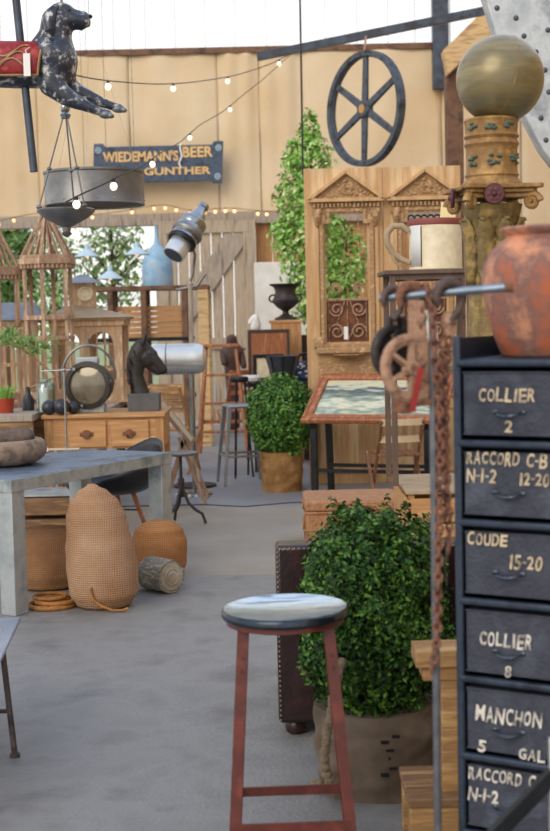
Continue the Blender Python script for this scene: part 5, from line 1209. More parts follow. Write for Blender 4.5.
# ---- carved doors
def carved_door(label, x0px, w, H, Y):
    xx = at(x0px, 330, Y).x; t = thing('carved_door', label, 'door', (xx, Y, 0), 0, 'pair of carved doors'); s = Y/1350
    zf = lambda py: at(345, py, Y).z
    X = lambda px: (px - 307)*s
    ox0, ox1 = X(327), X(369); zt_, zb_ = zf(213), zf(342)
    th = .06
    b = MB(); b.box(0, ox0, 0, th, 0, H); b.build('stile', 'door_wood', t, bevel=.003)
    b = MB(); b.box(ox1, w, 0, th, 0, H); b.build('stile', 'door_wood', t, bevel=.003)
    b = MB(); b.box(ox0, ox1, .005, th, zt_, H); b.build('top_rail', 'door_wood', t, bevel=.002)
    b = MB(); b.box(ox0, ox1, .005, th, 0, zb_); b.build('bottom_panel', 'door_wood', t, bevel=.002)
    # pediment
    cx = (ox0 + ox1)/2; hw = .29*w/.66; z1, z2 = zf(200), zf(172)
    b = MB(); b.prism([(cx - hw, z1), (cx + hw, z1), (cx, z2 - .02)], -.035, 0); pd = b.build('pediment', 'carved', t)
    b = MB(); b.bar((cx - hw - .03, -.04, z1), (cx, -.04, z2), .09, .03); b.bar((cx + hw + .03, -.04, z1), (cx, -.04, z2), .09, .03); b.box(cx - hw - .03, cx + hw + .03, -.085, 0, z1 - .02, z1 + .012); b.build('pediment_moulding', 'door_wood', pd, bevel=.003)
    b = MB(); rnd = random.Random(2)
    for k in range(26):
        u = rnd.uniform(-1, 1); v = rnd.uniform(.08, .8)*(1 - abs(u)); b.sph((cx + u*hw*.85, -.038, z1 + v*(z2 - z1)*.8 + .02), (.022, .014, .016), 8, 6)
    b.torus((cx, -.04, z1 + .09), .04, .012, 20, 8, axis='Y'); b.build('pediment_carving', 'carved', pd)
    b = MB(); zz_ = z1 - .03
    for k in range(17): x = cx - hw + .02 + (2*hw - .04)*k/16; b.cbox((x, -.04, zz_ - .018), (.02, .05, .036))
    b.box(cx - hw + .002, cx + hw - .002, -.033, -.002, zz_ - .093, zz_ - .003); b.build('dentil_frieze', 'carved', t, bevel=.002)
    for sx in (-1, 1):
        xb = cx + sx*(hw - .045); b = MB(); b.tube([(xb, -.05, zz_ - .08), (xb, -.065, zz_ - .12), (xb, -.05, zz_ - .17), (xb, -.02, zz_ - .20)], [.032, .034, .024, .014], 12); b.box(xb - .035, xb + .035, -.062, -.002, zz_ - .083, zz_ - .045); b.build('scroll_bracket', 'carved', t)
    # opening moulding with stepped shoulders
    m = .035; st_ = .05
    for (e, y0, y1, mt) in ((.075, -.030, .0, 'door_wood'), (.035, -.045, 0, 'carved')):
        b = MB(); a0, a1 = ox0 - e, ox1 + e; zz0, zz1 = zb_ - e, zt_ + e*.6
        path = [(a0, zz0), (a0, zz1 - .10), (a0 + .06, zz1 - .10), (a0 + .06, zz1), (a1 - .06, zz1), (a1 - .06, zz1 - .10), (a1, zz1 - .10), (a1, zz0)]
        path = [(x, z) for x, z in path] + [(path[0][0], path[0][1])]
        for i in range(len(path)-1):
            p, q = path[i], path[i+1]; d = V((q[0]-p[0], 0, q[1]-p[1])).normalized()*m*.5; b.bar(V((p[0], y0/2, p[1])) - d, V((q[0], y0/2, q[1])) + d, m if abs(d.x) < 1e-6 else abs(y0)*1.07, abs(y0) if abs(d.x) < 1e-6 else m*.97)
        b.build('opening_moulding', mt, t, bevel=.004)
    b = MB(); b.box(ox0 - .10, ox1 + .10, -.075, 0, zb_ - .10, zb_ - .045); b.lathe([(0, -.08), (.12, -.07), (.16, -.045)], 24, c=(cx, -.02, zb_ - .06), axis='Z'); b.box(ox0 - .12, ox0 - .03, -.06, 0, zb_ - .05, zb_ + .05); b.box(ox1 + .03, ox1 + .12, -.06, 0, zb_ - .05, zb_ + .05); b.build('sill', 'carved', t, bevel=.012)
    b = MB(); b.box(ox0 - .08, ox1 + .08, -.018, 0, zb_ - .50, zb_ - .16); b.box(ox0 - .04, ox1 + .04, -.03, -.01, zb_ - .46, zb_ - .20); b.build('carved_panel', 'carved', t, bevel=.004)
    b = MB(); z_ = .12
    b.box(ox0 - .08, ox1 + .08, -.018, 0, .10, zb_ - .56)
    for k in range(9): x = ox0 - .05 + (ox1 - ox0 + .1)*k/8; b.box(x - .012, x + .012, -.03, -.015, .18, .52)
    b.frame(ox0 - .08, ox1 + .08, .10, zb_ - .56, .04, -.032, -.015); b.build('fluted_panel', 'door_wood', t, bevel=.003)
    # wrought iron grille in the lower part of the opening
    b = MB(); y = .03; zg = zf(300); r = (ox1 - ox0)/2
    b.tube([(ox0, y, zg), (ox1, y, zg)], .012, 6); b.tube([(cx, y, zb_), (cx, y, zg)], .006, 6)
    for sx in (-1, 1):
        for (zc_, rr, dr) in ((zb_ + .09, .07, 1), (zg - .08, .065, -1), (zg + .10, .05, 1)):
            pts = []
            for k in range(26):
                u = k/25; th2 = u*PI*3.1; q = rr*(1 - .75*u); pts.append((cx + sx*(r*.52 + q*math.cos(th2)), y, zc_ + dr*q*math.sin(th2)))
            b.tube(pts, .010, 6)
        b.tube([(cx, y, zb_ + .02), (cx + sx*r*.5, y, zb_ + .17), (cx + sx*.02, y, zg)], .006, 6)
        b.tube([(cx + sx*r*.9, y, zb_), (cx + sx*r*.9, y, zt_)], .004, 5)
    for k in range(5): b.tube([(cx - r*.8 + r*.4*k, y, zg), (cx, y, zt_ - .15)] if k % 2 else [(cx - r*.8 + r*.4*k, y, zg), (cx - r*.8 + r*.4*k, y, zg + .12)], .003, 5)
    b.build('iron_grille', 'rust_light', t); b = MB(); b.box(ox0 + .001, ox1 - .001, .045, .052, zb_, zg); b.build('kick_plate', 'kick_brown', t)
    return t
Yd2 = 11.85; s = Yd2/1350; H_d = at(345, 168, Yd2).z; wd = 77*s
d1 = carved_door('tall carved pine door with a pediment and iron grille, beside the slender tree', 307, wd, H_d, Yd2)
d2 = dup(d1, (d1.location.x + wd + .008, Yd2, 0), 0, 'second carved pine door with a pediment, half hidden behind the cream mug')
b = MB(); p = at(346, 333, Yd2 - .12); b.box(p.x - .018, p.x + .018, p.y, p.y + .003, p.z - .055, p.z + .055); o = b.build('hang_tag', 'tag_white', d1); o.matrix_parent_inverse = Matrix.Translation(-V(d1.location))
# ---- far centre display, low table
Yf = 13.1; zf_ = at(280, 381, Yf).z; sf = Yf/1350
xa, xb = at(246, 380, Yf).x, at(322, 380, Yf).x
t = thing('display_table', 'low dark display table behind the far boxwood', 'table', (xa, Yf - .25, 0)); W_ = xb - xa
b = MB(); b.box(0, W_, 0, .75, zf_ - .04, zf_); b.build('tabletop', 'dark_wood', t, bevel=.004)
for x in (.07, W_ - .07):
    for y in (.03, .67):
        b = MB(); b.box(x, x + .05, y, y + .05, 0, zf_ - .04); b.build('leg', 'dark_wood', t)
def fr(px0, py0, px1, py1, Y, w, name, label, cat, fm, pm, tilt=0, d=.03):
    A = at(px0, (py0+py1)/2, Y); B = at(px1, (py0+py1)/2, Y); T_ = at((px0+px1)/2, py0, Y).z; Bz = at((px0+px1)/2, py1, Y).z
    t = thing(name, label, cat, ((A.x + B.x)/2, Y, Bz)); hw = (B.x - A.x)/2; h = T_ - Bz
    b = MB(); b.frame(-hw, hw, 0, h, w, -d/2, d/2); b.build('frame', fm, t, bevel=.003)
    b = MB(); b.box(-hw + w*.9, hw - w*.9, -d*.2, d*.2, w*.9, h - w*.9); b.build('panel', pm, t); return t
zz_ = zf_
def place(t, z): t.location.z = z
a = fr(248, 328, 290, 378, 13.45, .03, 'framed_board', 'tall copper coloured wooden panel in a dark frame, on the far display table', 'framed panel', 'dark_wood', 'orange_wood'); place(a, zf_ + .001)
a = fr(253, 352, 284, 379, 13.1, .035, 'picture_frame', 'black picture frame with a cream picture in front of the copper coloured panel', 'picture', 'black_metal', 'cream'); place(a, zf_ + .001)
# white board leaning against the wall
A = at(272, 300, 16.5); B = at(304, 300, 16.5); z1 = at(275, 262, 16.5).z
b = MB(); b.box(at(255, 300, 16.5).x, at(312, 300, 16.5).x, 16.5, 16.55, 0, z1); o = b.build('white_board', 'white_paint', bevel=.005); tag(o, 'large plain white board standing behind the black urn', 'board')
# pedestal and urn
c = at(286, 320, 13.6); zp = c.z; hw = 15*13.7/1350
t = thing('wooden_pedestal', 'square pale wooden pedestal under the black urn', 'pedestal', (c.x, 13.75, 0)); b = MB(); b.box(-hw, hw, -hw*.7, hw*.7, 0, zp - .03); b.build('body', 'pine_v', t, bevel=.005); b = MB(); b.box(-hw - .02, hw + .02, -hw*.75, hw*.75, zp - .03, zp); b.build('cap', 'pine', t, bevel=.004)
su = 13.75/1350; t = thing('black_urn', 'black footed garden urn in front of the white board', 'urn', (c.x, 13.75, zp)); h = 36*su; k_ = h/.36
b = MB(); b.lathe([(r*k_, z*k_) for r, z in [(0, 0), (.11, 0), (.11, .02), (.07, .035), (.035, .06), (.03, .085), (.045, .10), (.09, .13), (.125, .17), (.13, .20), (.11, .23), (.10, .29), (.115, .325), (.155, .345), (.16, .36), (.14, .355), (.09, .30), (.08, .2), (0, .15)]], 40); b.build('bowl', 'iron_dark', t)
for sx in (-1, 1):
    b = MB(); b.torus((sx*.125*k_, 0, .215*k_), .035*k_, .009*k_, 20, 8, axis='Y'); b.build('handle', 'iron_dark', t)
# small white horse head
c = at(254, 335, 13.75); t = thing('white_horse_head', 'small white horse head ornament on top of the copper coloured panel', 'ornament', (c.x, 13.75, at(254, 331, 13.75).z))
q = 13.75/1350; z0 = t.location.z
t.location = (c.x, 13.6, a.location.z + 0) ; 
top_panel = [o for o in bpy.data.objects if o.name.startswith('framed_board')][0]; zt_p = top_panel.location.z + (at(268, 328, 13.45).z - at(268, 378, 13.45).z)
# pole stand from the table so that it really stands
t.location = (c.x + .02, 13.53, zf_); zz0 = zt_p - zf_ - .03
skin('head', [(0, 0, zz0, .045), (0, 0, zz0 + .09, .05), (.005, 0, zz0 + .17, .045), (-.03, 0, zz0 + .13, .035), (-.06, 0, zz0 + .07, .024)], [(0, 1), (1, 2), (2, 3), (3, 4)], 'white_paint', t)
b = MB()
for dy in (-.02, .02): b.tube([(.01, dy, zz0 + .2), (.015, dy, zz0 + .25)], [.012, .002], 8)
b.build('ear', 'white_paint', t); b = MB(); b.lathe([(0, 0), (.05, 0), (.05, .01), (.012, .02), (.012, zz0)], 16); b.build('stand', 'black_metal', t)
# magazines / blue tin lettering box
A = at(288, 370, 12.75)
t = thing('blue_tin', 'blue and white printed tins piled on the far display table', 'tin', (at(298, 370, 13.0).x, 13.0, zf_)); b = MB(); b.box(-.14, .14, -.07, .07, 0, .10); b.box(-.11, .15, -.06, .06, .10, .19); b.build('box', 'cobalt', t, bevel=.004)
b = MB()
rnd = random.Random(9)
for k in range(14): x = -.12 + .26*rnd.random(); z = .02 + .15*rnd.random(); b.box(x, x + .03, -.074, -.07 + .001, z, z + .018)
b.build('printing', 'white_paint', t)
b = MB(); b.lathe([(0, 0), (.055, 0), (.06, .10), (.05, .13), (.052, .145), (0, .15)], 20); o = b.build('pale_jug', 'roof_tan', loc=(at(275, 370, 12.98).x, 12.98, zf_)); tag(o, 'pale stoneware jug between the picture and the blue tins', 'jug')
# black bucket seat
c = at(283, 378, 12.55)
t = thing('black_basin', 'black ribbed metal basin standing behind the far boxwood', 'basin', (c.x, 12.55, 0)); zb_ = at(283, 381, 12.55).z; 
b = MB(); b.lathe([(0, zb_), (.09, zb_), (.13, zb_ + .13), (.15, zb_ + .22), (.155, zb_ + .235), (.14, zb_ + .225), (.10, zb_ + .05), (0, zb_ + .04)], 32); b.build('basin_body', 'ball_dark', t)
b = MB()
for k in range(8): a = 2*PI*k/8; b.tube([(.1*math.cos(a), .1*math.sin(a), zb_ + .03), (.155*math.cos(a), .155*math.sin(a), zb_ + .23)], .008, 6)
b.build('ribs', 'black_metal', t)
b = MB(); b.lathe([(.14, 0), (.12, .02), (.02, .04), (.02, zb_)], 20); b.build('pedestal_stem', 'black_metal', t)
c = at(305, 372, 12.7); t = thing('steering_wheel', 'dark curved wheel rim propped beside the black basin', 'wheel', (c.x + .02, 12.72, zf_ - .0)); b = MB(); b.X = Matrix.Translation((0, .13, .145)) @ Matrix.Rotation(R(-20), 4, 'X'); b.torus((0, 0, 0), .13, .014, 36, 8, axis='Y')
for k in range(3): a = R(90 + 120*k); b.tube([(0, 0, 0), (.13*math.cos(a), 0, .13*math.sin(a))], .008, 6)
b.build('rim', 'black_metal', t)
# dark square block under the urn side / stove
b = MB(); b.box(-.16, .16, -.12, .12, 0, at(306, 335, 13.9).z); t = thing('dark_cupboard', 'dark narrow cupboard between the urn pedestal and the carved door', 'cupboard', (at(307, 360, 13.95).x + .11, 13.98, 0)); b.build('body', 'dark_wood', t, bevel=.006); b = MB(); b.frame(-.14, .14, .4, at(306, 338, 13.9).z, .03, -.13, -.12); b.build('door', 'dark_wood', t)
# dark carved figure by the barn door
c = onz(232, 420, 0); t = thing('carved_figure', 'dark brown carved wooden figure standing against the barn door', 'statue', (at(232, 360, 17.6).x, 17.6, 0)); q = 17.6/1350; zt_ = at(232, 327, 17.6).z
skin('figure', [(0, 0, .0, .08), (0, 0, .4, .07), (0, 0, zt_ - .55, .09), (0, 0, zt_ - .30, .10), (.01, 0, zt_ - .2, .05), (-.01, -.02, zt_ - .09, .075), (-.12, -.03, zt_ - .32, .04), (-.09, -.12, zt_ - .5, .035), (.12, 0, zt_ - .32, .04), (.16, -.06, zt_ - .55, .035)], [(0, 1), (1, 2), (2, 3), (3, 4), (4, 5), (3, 6), (6, 7), (3, 8), (8, 9)], 'figure_wood', t)
# ---- far boxwood
g = at(279, 418, 11.4)
boxwood('bright green clipped boxwood ball in a golden burlap pot, beside the metal stool', (g.x + .015, 11.5), (.285, .285, .345), 2.3, at(279, 417, 11.5).z, .175, .34, 9000, .036, 'leaf_box_far', 'pot_cloth_gold', 6)
# ---- metal tolix-like stool
c = at(243, 484, 12.0); zs = at(240, 405, 11.9).z; Xs = at(241, 405, 11.9).x
t = thing('metal_stool', 'grey steel bar stool with a square seat beside the far boxwood', 'stool', (Xs, 12.05, 0), R(12))
b = MB(); b.box(-.15, .15, -.15, .15, zs - .03, zs); b.build('seat', 'stool_steel', t, bevel=.014)
for i, j in ((-1, -1), (1, -1), (-1, 1), (1, 1)):
    b = MB(); b.bar((i*.135, j*.135, zs - .02), (i*.20, j*.20, 0), .042, .022, upv=(0, 1, 0), w2=.026, h2=.018); b.build('leg', 'stool_steel', t, bevel=.005)
b = MB()
for z, w in ((.26, .178),):
    for A, B in (((-w, -w), (w, -w)), ((w, -w), (w, w)), ((w, w), (-w, w)), ((-w, w), (-w, -w))): b.bar((A[0], A[1], z), (B[0], B[1], z), .006, .022)
b.build('footrest', 'stool_steel', t)
# padded stools behind
for i, (px, lb) in enumerate(((246, 'black padded stool beside the orange step ladder'), (258, 'white padded stool next to the black padded stool'))):
    c = at(px, 376, 12.75 + .0); zs_ = at(px, 376, 12.6).z; t = thing('padded_stool', lb, 'stool', (c.x - .06, 12.5 + .26*i, 0), 0, 'padded stools by the far table'); b = MB(); b.lathe([(0, zs_ - .05), (.085, zs_ - .05), (.09, zs_ - .02), (.08, zs_), (0, zs_)], 28); b.build('seat', 'black_metal' if i == 0 else 'white_paint', t)
    for k in range(3): a = 2*PI*k/3; b = MB(); b.tube([(.05*math.cos(a), .05*math.sin(a), zs_ - .05), (.11*math.cos(a), .11*math.sin(a), 0)], .009, 8); b.build('leg', 'black_metal', t)
# ---- orange step ladder
Yl = 14.4; sl = Yl/1350; A = at(221, 347, Yl)
t = thing('step_ladder', 'orange-brown wooden step ladder standing open behind the steel stool', 'ladder', (A.x, Yl, 0)); zt_ = A.z; tw, bw = .155, .27
for j, lab in ((-1, 'front_rail'), (1, 'rear_rail')):
    for i in (-1, 1):
        b = MB(); b.bar((i*tw, j*.03, zt_), (i*bw, j*.42, 0), .03, .06, upv=(0, 1, 0)); b.build(lab, 'orange_wood', t, bevel=.004)
b = MB(); b.box(-tw - .04, tw + .04, -.10, .10, zt_, zt_ + .03); b.build('top_step', 'orange_wood', t, bevel=.004)
for k in range(1, 4):
    z = zt_*k/4; u = 1 - z/zt_; w = tw + (bw - tw)*u; y = -.03 - .39*u; b = MB(); b.box(-w, w, y - .04, y + .05, z - .012, z + .012); b.build('step', 'orange_wood', t, bevel=.003)
b = MB(); u = .7; b.bar((-tw - .08, .03 + .39*u, zt_*(1-u)), (tw + .08, .03 + .39*u, zt_*(1-u)), .02, .04); b.build('rear_brace', 'orange_wood', t)
# folding chair left of ladder
def chair(label, c, rz, zs, m, hb=.42, w=.38, slats=3, name='wooden_chair', grp=None, sm=None):
    t = thing(name, label, 'chair', c, rz, grp); h = w/2
    b = MB()
    for k in range(5): x = -h + .02 + (w - .04)*k/5; b.box(x, x + (w-.04)/5 - .008, -h, h, zs - .012, zs + .008)
    b.build('seat', m, t, bevel=.002)
    for i in (-1, 1):
        b = MB(); b.bar((i*h, -h + .02, zs), (i*h, h*.9, 0), .022, .032, upv=(0, 1, 0)); b.build('leg', m, t, bevel=.003)
        b = MB(); b.bar((i*(h - .03), h + .06, zs + hb), (i*(h - .03), -h, 0), .022, .032, upv=(0, 1, 0)); b.build('leg', m, t, bevel=.003)
    for k in range(slats):
        z = zs + hb*(.45 + .5*k/max(1, slats-1)); y = -h + (2*h + .06)*z/(zs + hb); b = MB(); n = 8; pts = [(-h + .03 + (w - .06)*q/n, y + .035*math.sin(PI*q/n), z) for q in range(n+1)]
        for q in range(n): b.bar(pts[q], pts[q+1], .010, .05)
        b.build('back_slat', sm or m, t)
    return t
c = onz(176, 452); chair('pale wooden slatted folding chair beside the timber rack', (at(176, 420, 12.9).x - .02, 13.1, 0), R(160), .42, 'pine', slats=4)
c = at(238, 420, 13.3); chair('brown wooden chair between the step ladder and the steel stool', (at(238, 400, 15.0).x, 15.1, 0), R(200), .45, 'orange_wood', hb=.45)
c = onz(390, 492); chair('brown folding chair with pale curved slats beside the slanted painting', (at(388, 440, 10.3).x + .06, 10.35, 0), R(188), .42, 'chair_brown', hb=.27, slats=2, sm='tan_canvas')
# canvas lounge board
A = at(160, 405, 11.9); B = at(190, 442, 11.9)
t = thing('canvas_deck_chair', 'folded pale canvas deck chair leaning right of the pine desk', 'deck chair', (at(176, 440, 10.93).x, 10.93, 0)); F = rel(t)
p0, p1 = F(at(161, 403, 10.93)), F(at(191, 441, 10.93))
b = MB(); b.bar(p0, p1, .36, .02, upv=(0, 0, 1)); b.build('canvas_panel', 'tan_canvas', t, bevel=.003)
for y in (-.2, .2):
    b = MB(); b.bar((p0.x - .03, y, p0.z + .03), (p1.x + .02, y, p1.z - .02), .02, .03); b.build('rail', 'lantern_wood', t); 
    b = MB(); b.bar((p1.x - .05, y, p1.z + .02), (-.10, y, 0), .02, .03); b.bar((p1.x - .08, y, p1.z + .05), (.24, y, 0), .02, .03); b.build('leg', 'lantern_wood', t)
# ---- swivel stool
c = onz(183, 521); zs = at(180, 452, 9.7).z
t = thing('swivel_stool', 'small black swivel stool with curved iron legs at the right end of the zinc table', 'stool', (at(181, 480, 9.7).x, 9.7, 0))
b = MB(); b.lathe([(0, zs - .025), (.10, zs - .025), (.125, zs - .015), (.13, zs - .004), (.12, zs), (0, zs - .004)], 36); b.build('seat', 'gun_metal', t)
b = MB(); b.tube([(0, 0, zs - .02), (0, 0, .20)], .012, 10); b.lathe([(.022, .26), (.026, .30), (.022, .34)], 14); b.build('stem', 'iron_dark', t)
for k in range(3):
    a = R(-8 + 120*k); b = MB(); b.tube([(0.01*math.cos(a), .01*math.sin(a), .27), (.05*math.cos(a), .05*math.sin(a), .16), (.10*math.cos(a), .10*math.sin(a), .11), (.15*math.cos(a), .15*math.sin(a), .08), (.175*math.cos(a), .175*math.sin(a), .01)], .011, 8); b.build('leg', 'iron_dark', t)
# ---- slanted painting on dark legs
pz0 = at(300, 424, 11.0).z; FL = at(301, 424, 11.0); BL = at(320, 377, 11.0 + .55)
import_y = .55; yaw = R(-20)
t = thing('framed_painting', 'sea painting in a carved orange-brown frame lying on a slant on the dark sawhorse table', 'painting', (FL.x, FL.y, FL.z), yaw)
Fp = rel(t); bl = Fp(BL); dep = math.hypot(bl.y, bl.z); slope = math.atan2(bl.z, bl.y); wp = 1.18
X_ = Matrix.Rotation(slope, 4, 'X')
b = MB(); b.X = X_; fw_ = .085
for (x0, x1, y0, y1) in ((0, wp, 0, fw_), (0, wp, dep - fw_, dep), (0, fw_, fw_, dep - fw_), (wp - fw_, wp, fw_, dep - fw_)): b.box(x0, x1, y0, y1, .0, .045)
fo = b.build('frame', 'orange_wood', t, bevel=.010)
b = MB(); b.X = X_
n = 44
for k in range(n):
    x = .02 + (wp - .04)*k/(n-1)
    for y in (.03, dep - .03): b.sph((x, y, .046), (.010, .014, .008), 6, 4)
for k in range(22):
    y = .04 + (dep - .08)*k/21
    for x in (.03, wp - .03): b.sph((x, y, .046), (.014, .010, .008), 6, 4)
b.build('carved_beading', 'orange_wood', fo)
b = MB(); b.box(fw_ - .005, wp - fw_ + .005, fw_ - .005, dep - fw_ + .005, .012, .022); cv = b.build('canvas', 'sea_paint', t); cv.rotation_euler.x = slope
t = thing('sawhorse_table', 'dark narrow stand with angled legs under the slanted painting', 'stand', (FL.x, FL.y, 0), yaw)
for x in (.09, wp - .14):
    for y, yt in ((.06, .06), (.50, .44)):
        zt_ = FL.z + math.tan(slope)*yt - .012; b = MB(); b.bar((x, yt, zt_), (x + (.0), y, 0), .05, .05, upv=(0, 1, 0)); b.build('leg', 'black_metal', t, bevel=.003)
    b = MB(); b.bar((x, .02, FL.z + math.tan(slope)*.02 - .035), (x, .50, FL.z + math.tan(slope)*.5 - .035), .05, .04); b.build('top_rail', 'black_metal', t)
b = MB(); b.bar((.09, .06, .22), (wp - .14, .06, .22), .03, .03); b.bar((.09, .46, .22), (wp - .14, .46, .22), .03, .03); b.build('stretcher', 'black_metal', t)
# ---- wicker trunk
A = onz(305, 555); Yb = 8.5; zt_ = at(330, 501, Yb).z; X0 = at(306, 520, Yb).x
t = thing('wicker_trunk', 'tan woven wicker trunk behind the large boxwood', 'trunk', (X0, Yb, 0)); W_ = .60
b = MB(); b.box(0, W_, 0, .55, 0, zt_ - .07); b.build('body', 'wicker', t, bevel=.012)
b = MB(); b.box(-.008, W_ + .008, -.008, .558, zt_ - .068, zt_); b.build('lid', 'wicker', t, bevel=.016)
b = MB(); 
for z in (.06, .13, zt_ - .075): b.tube([(-.006, -.006, z), (W_ + .006, -.006, z), (W_ + .006, .556, z), (-.006, .556, z)], .008, 6, closed=True)
b.build('woven_edging', 'wicker', t)
for z, s_ in ((zt_ - .03, 1), (zt_ - .16, 1)):
    b = MB(); b.torus((-.012, .12, z), .03, .007, 20, 6, axis='X'); b.build('side_loop', 'rope_gold', t)
# ---- crate with mug stand
Yc0 = 6.85; A = at(406, 491, Yc0); zc = A.z
t = thing('wooden_crate', 'pale wooden crate under the thin legs of the mug stand', 'crate', (A.x, Yc0, 0)); Wc_ = .52; Dc_ = .72
b = MB(); b.box(0, Wc_, 0, Dc_, zc - .02, zc); b.build('top', 'roof_tan', t, bevel=.003)
for k in range(4):
    z0 = .02 + k*(zc - .05)/4; z1 = z0 + (zc - .05)/4 - .012; b = MB(); b.box(0, Wc_, 0, .015, z0, z1); b.box(0, Wc_, Dc_ - .015, Dc_, z0, z1); b.box(0, .015, .015, Dc_ - .015, z0, z1); b.box(Wc_ - .015, Wc_, .015, Dc_ - .015, z0, z1); b.build('side_board', 'pine', t, bevel=.002)
b = MB()
for x in (.015, Wc_ - .045):
    for y in (.015, Dc_ - .045): b.box(x, x + .03, y, y + .03, 0, zc - .02)
b.build('corner_batten', 'pine_v', t)
zm = at(425, 271, 7.3).z; xl = at(388, 275, 7.15).x; xr = at(470, 275, 7.15).x
t = thing('tall_stand', 'tall thin-legged brown stand on the wooden crate, carrying the cream mug', 'stand', (xl, 7.05, zc)); W_ = xr - xl; h = zm - zc
b = MB(); b.box(-.03, W_ + .02, -.02, .46, h - .022, h); b.build('top', 'stand_wood', t, bevel=.003)
b = MB(); b.box(.03, W_ - .03, .004, .02, h - .05, h - .022); b.build('apron', 'stand_wood', t); b = MB(); b.box(.03, W_ - .03, .42, .436, h - .05, h - .022); b.build('apron', 'stand_wood', t)
for x in (.0, W_ - .03):
    for y in (0, .41):
        b = MB(); b.box(x, x + .03, y, y + .03, 0, h - .02); b.build('leg', 'stand_wood', t, bevel=.002)
b = MB(); b.box(.03, W_ - .03, .02, .42, h*.52, h*.54); b.build('lower_shelf', 'stand_wood', t)
b = MB(); b.lathe([(0, 0), (.05, 0), (.055, .02), (.05, .22), (.03, .27), (.03, .31), (0, .31)], 24); o = b.build('white_bottle', 'white_paint', loc=(xl + W_*.52, 7.28, zc + h*.54)); tag(o, 'white bottle on the shelf below the cream mug', 'bottle')
# mug
cm = at(435.5, 245, 7.25); sm_ = 7.25/1350; r = 26*sm_; h = 50*sm_
t = thing('giant_mug', 'oversized cream mug with a dark red rim on the tall stand', 'mug', (cm.x, 7.25, zm))
b = MB(); b.lathe([(0, 0), (r*.98, 0), (r*1.02, .006), (r*1.02, .012), (r, .02), (r, h*.98), (r*.96, h*.98), (r*.96, .02), (0, .02)], 56); b.build('cup', 'cream', t)
b = MB(); b.lathe([(r*1.004, h*.88), (r*1.02, h*.9), (r*1.03, h*.99), (r*1.01, h*1.01), (r*.95, h*1.01), (r*.95, h*.9)], 56, closed=True); b.build('rim', 'mug_red', t)
b = MB()
for k in range(13):   # grey stripe with stitched edge, curved on the wall
    a0 = R(195 + k*5); a1 = R(200 + k*5)
    if k < 7: b.add([(r*1.004*math.cos(a), r*1.004*math.sin(a), z) for a, z in ((a0, .02), (a1, .02), (a1, h*.88), (a0, h*.88))], [(0, 1, 2, 3)])
st = b.build('grey_stripe', 'cream_grey', t); sm = st.modifiers.new('thick', 'SOLIDIFY'); sm.thickness = .002
b = MB()
a0 = R(231)
for k in range(22): b.cbox((r*1.006*math.cos(a0), r*1.006*math.sin(a0), .025 + k*(h*.86 - .02)/22), (.006, .006, .007))
b.build('stitched_seam', 'dark_wood', t)
b = MB(); P = []
for x, y in ((409, 232), (402, 226), (393, 226), (387, 233), (387, 243), (392, 252), (401, 259), (410, 263)): p = at(x, y, 7.22); P.append((p.x - cm.x, -.03, p.z - zm))
b.tube(P, [.016, .017, .018, .018, .018, .017, .016, .015], 12); b.tube([P[5], (P[5][0] + .01, -.03, P[5][2] - .04), (P[5][0] + .035, -.03, P[5][2] - .075)], [.014, .011, .004], 8); b.build('handle', 'roof_tan', t)
p = at(448, 212, 7.25); b = MB(); b.X = Matrix.Rotation(R(6), 4, 'Y'); b.box(-.04, .04, -.004, .004, -.18, .05); b.box(-.035, .045, .006, .010, -.18, .04); o = b.build('paper_packet', 'paper', loc=(p.x, 7.25, p.z + .0)); tag(o, 'yellow paper packet sticking up out of the cream mug', 'packet')
b = MB(); q = at(423, 213, 7.35)
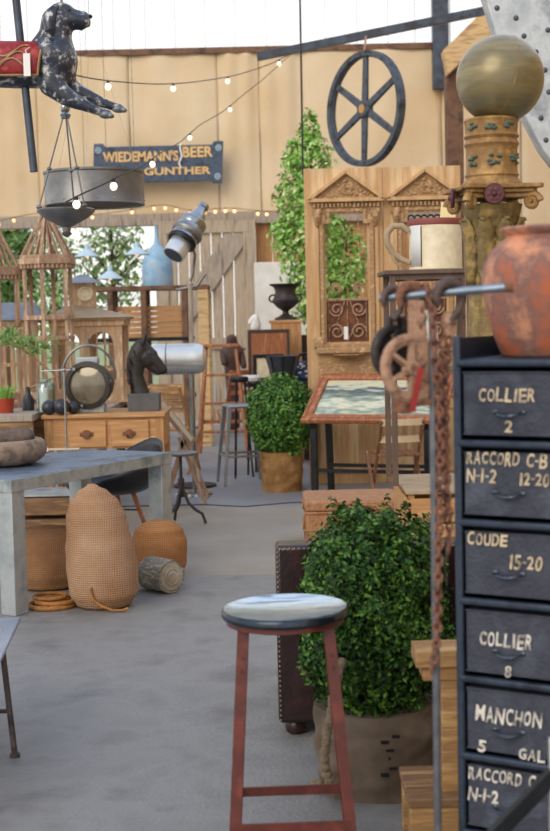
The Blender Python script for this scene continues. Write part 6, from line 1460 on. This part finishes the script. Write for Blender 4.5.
for k in range(5): b.torus((q.x + (k - 2)*.035, 7.3, q.z - .03), .016, .006, 14, 6, axis='Y'); b.tube([(q.x + (k-2)*.035, 7.3, q.z - .03), (q.x + (k-2)*.03, 7.3, q.z - .24)], .004, 6)
o = b.build('wire_keys', 'iron_dark'); tag(o, 'bunch of dark ring-topped rods standing in the cream mug', 'rods')
# bracket pipe: short brass arm right of the mug
# ---- floor bits under the zinc table
t = thing('grey_crate', 'grey slatted crate on the floor behind the zinc table legs', 'crate', (at(40, 520, 9.0).x - .2, 9.15, 0))
for k in range(2):
    b = MB(); b.box(0, .5, 0, .4, .02 + k*.15, .14 + k*.15); b.build('side_board', 'old_board', t, bevel=.004)
b = MB(); b.box(0, .5, 0, .4, .30, .315); b.build('lid', 'zinc', t)
b = MB(); c = onz(10, 552); b.box(-.45, .42, -.22, .3, 0, .012); o = b.build('patterned_rug', 'rug_red', loc=(c.x - .25, c.y, 0)); tag(o, 'red and white patterned rug on the floor at the left edge', 'rug')
# ================================================================ OUTDOORS BEYOND THE OPENING
def outtree(label, px, py, Y, rx, rz_, n, size, seed, trunk=True):
    c = at(px, py, Y); s = Y/1350; t = thing('garden_tree', label, 'tree', (c.x, Y, 0), 0, 'trees outside the barn'); b = MB(); leaves(b, (0, 0, c.z), (rx*s, rx*s, rz_*s), n, size, 2, .3, .35, seed); b.build('foliage', 'leaf_out', t, smooth=0)
    b = MB(); b.tube([(0, 0, 0), (.03, 0, c.z*.6), (0, 0, c.z + rz_*s*.6)], [.09, .06, .02], 10); rnd = random.Random(seed)
    for k in range(14): a = rnd.uniform(0, 6.28); z = c.z + rnd.uniform(-.6, .4)*rz_*s; b.tube([(0, 0, z), (rx*s*.5*math.cos(a), rx*s*.5*math.sin(a), z + .3), (rx*s*.8*math.cos(a), rx*s*.8*math.sin(a), z + .5)], [.025, .015, .006], 6)
    b.build('trunk', 'bark', t)
outtree('leafy green tree outside the barn opening, behind the pendant lamps', 112, 268, 24, 36, 70, 1100, .13, 21)
outtree('green tree outside at the far left edge of the barn opening', 6, 260, 23, 34, 75, 3000, .15, 22)
outtree('pale green tree outside behind the tall wooden lantern', 56, 290, 27, 30, 70, 1200, .14, 23)
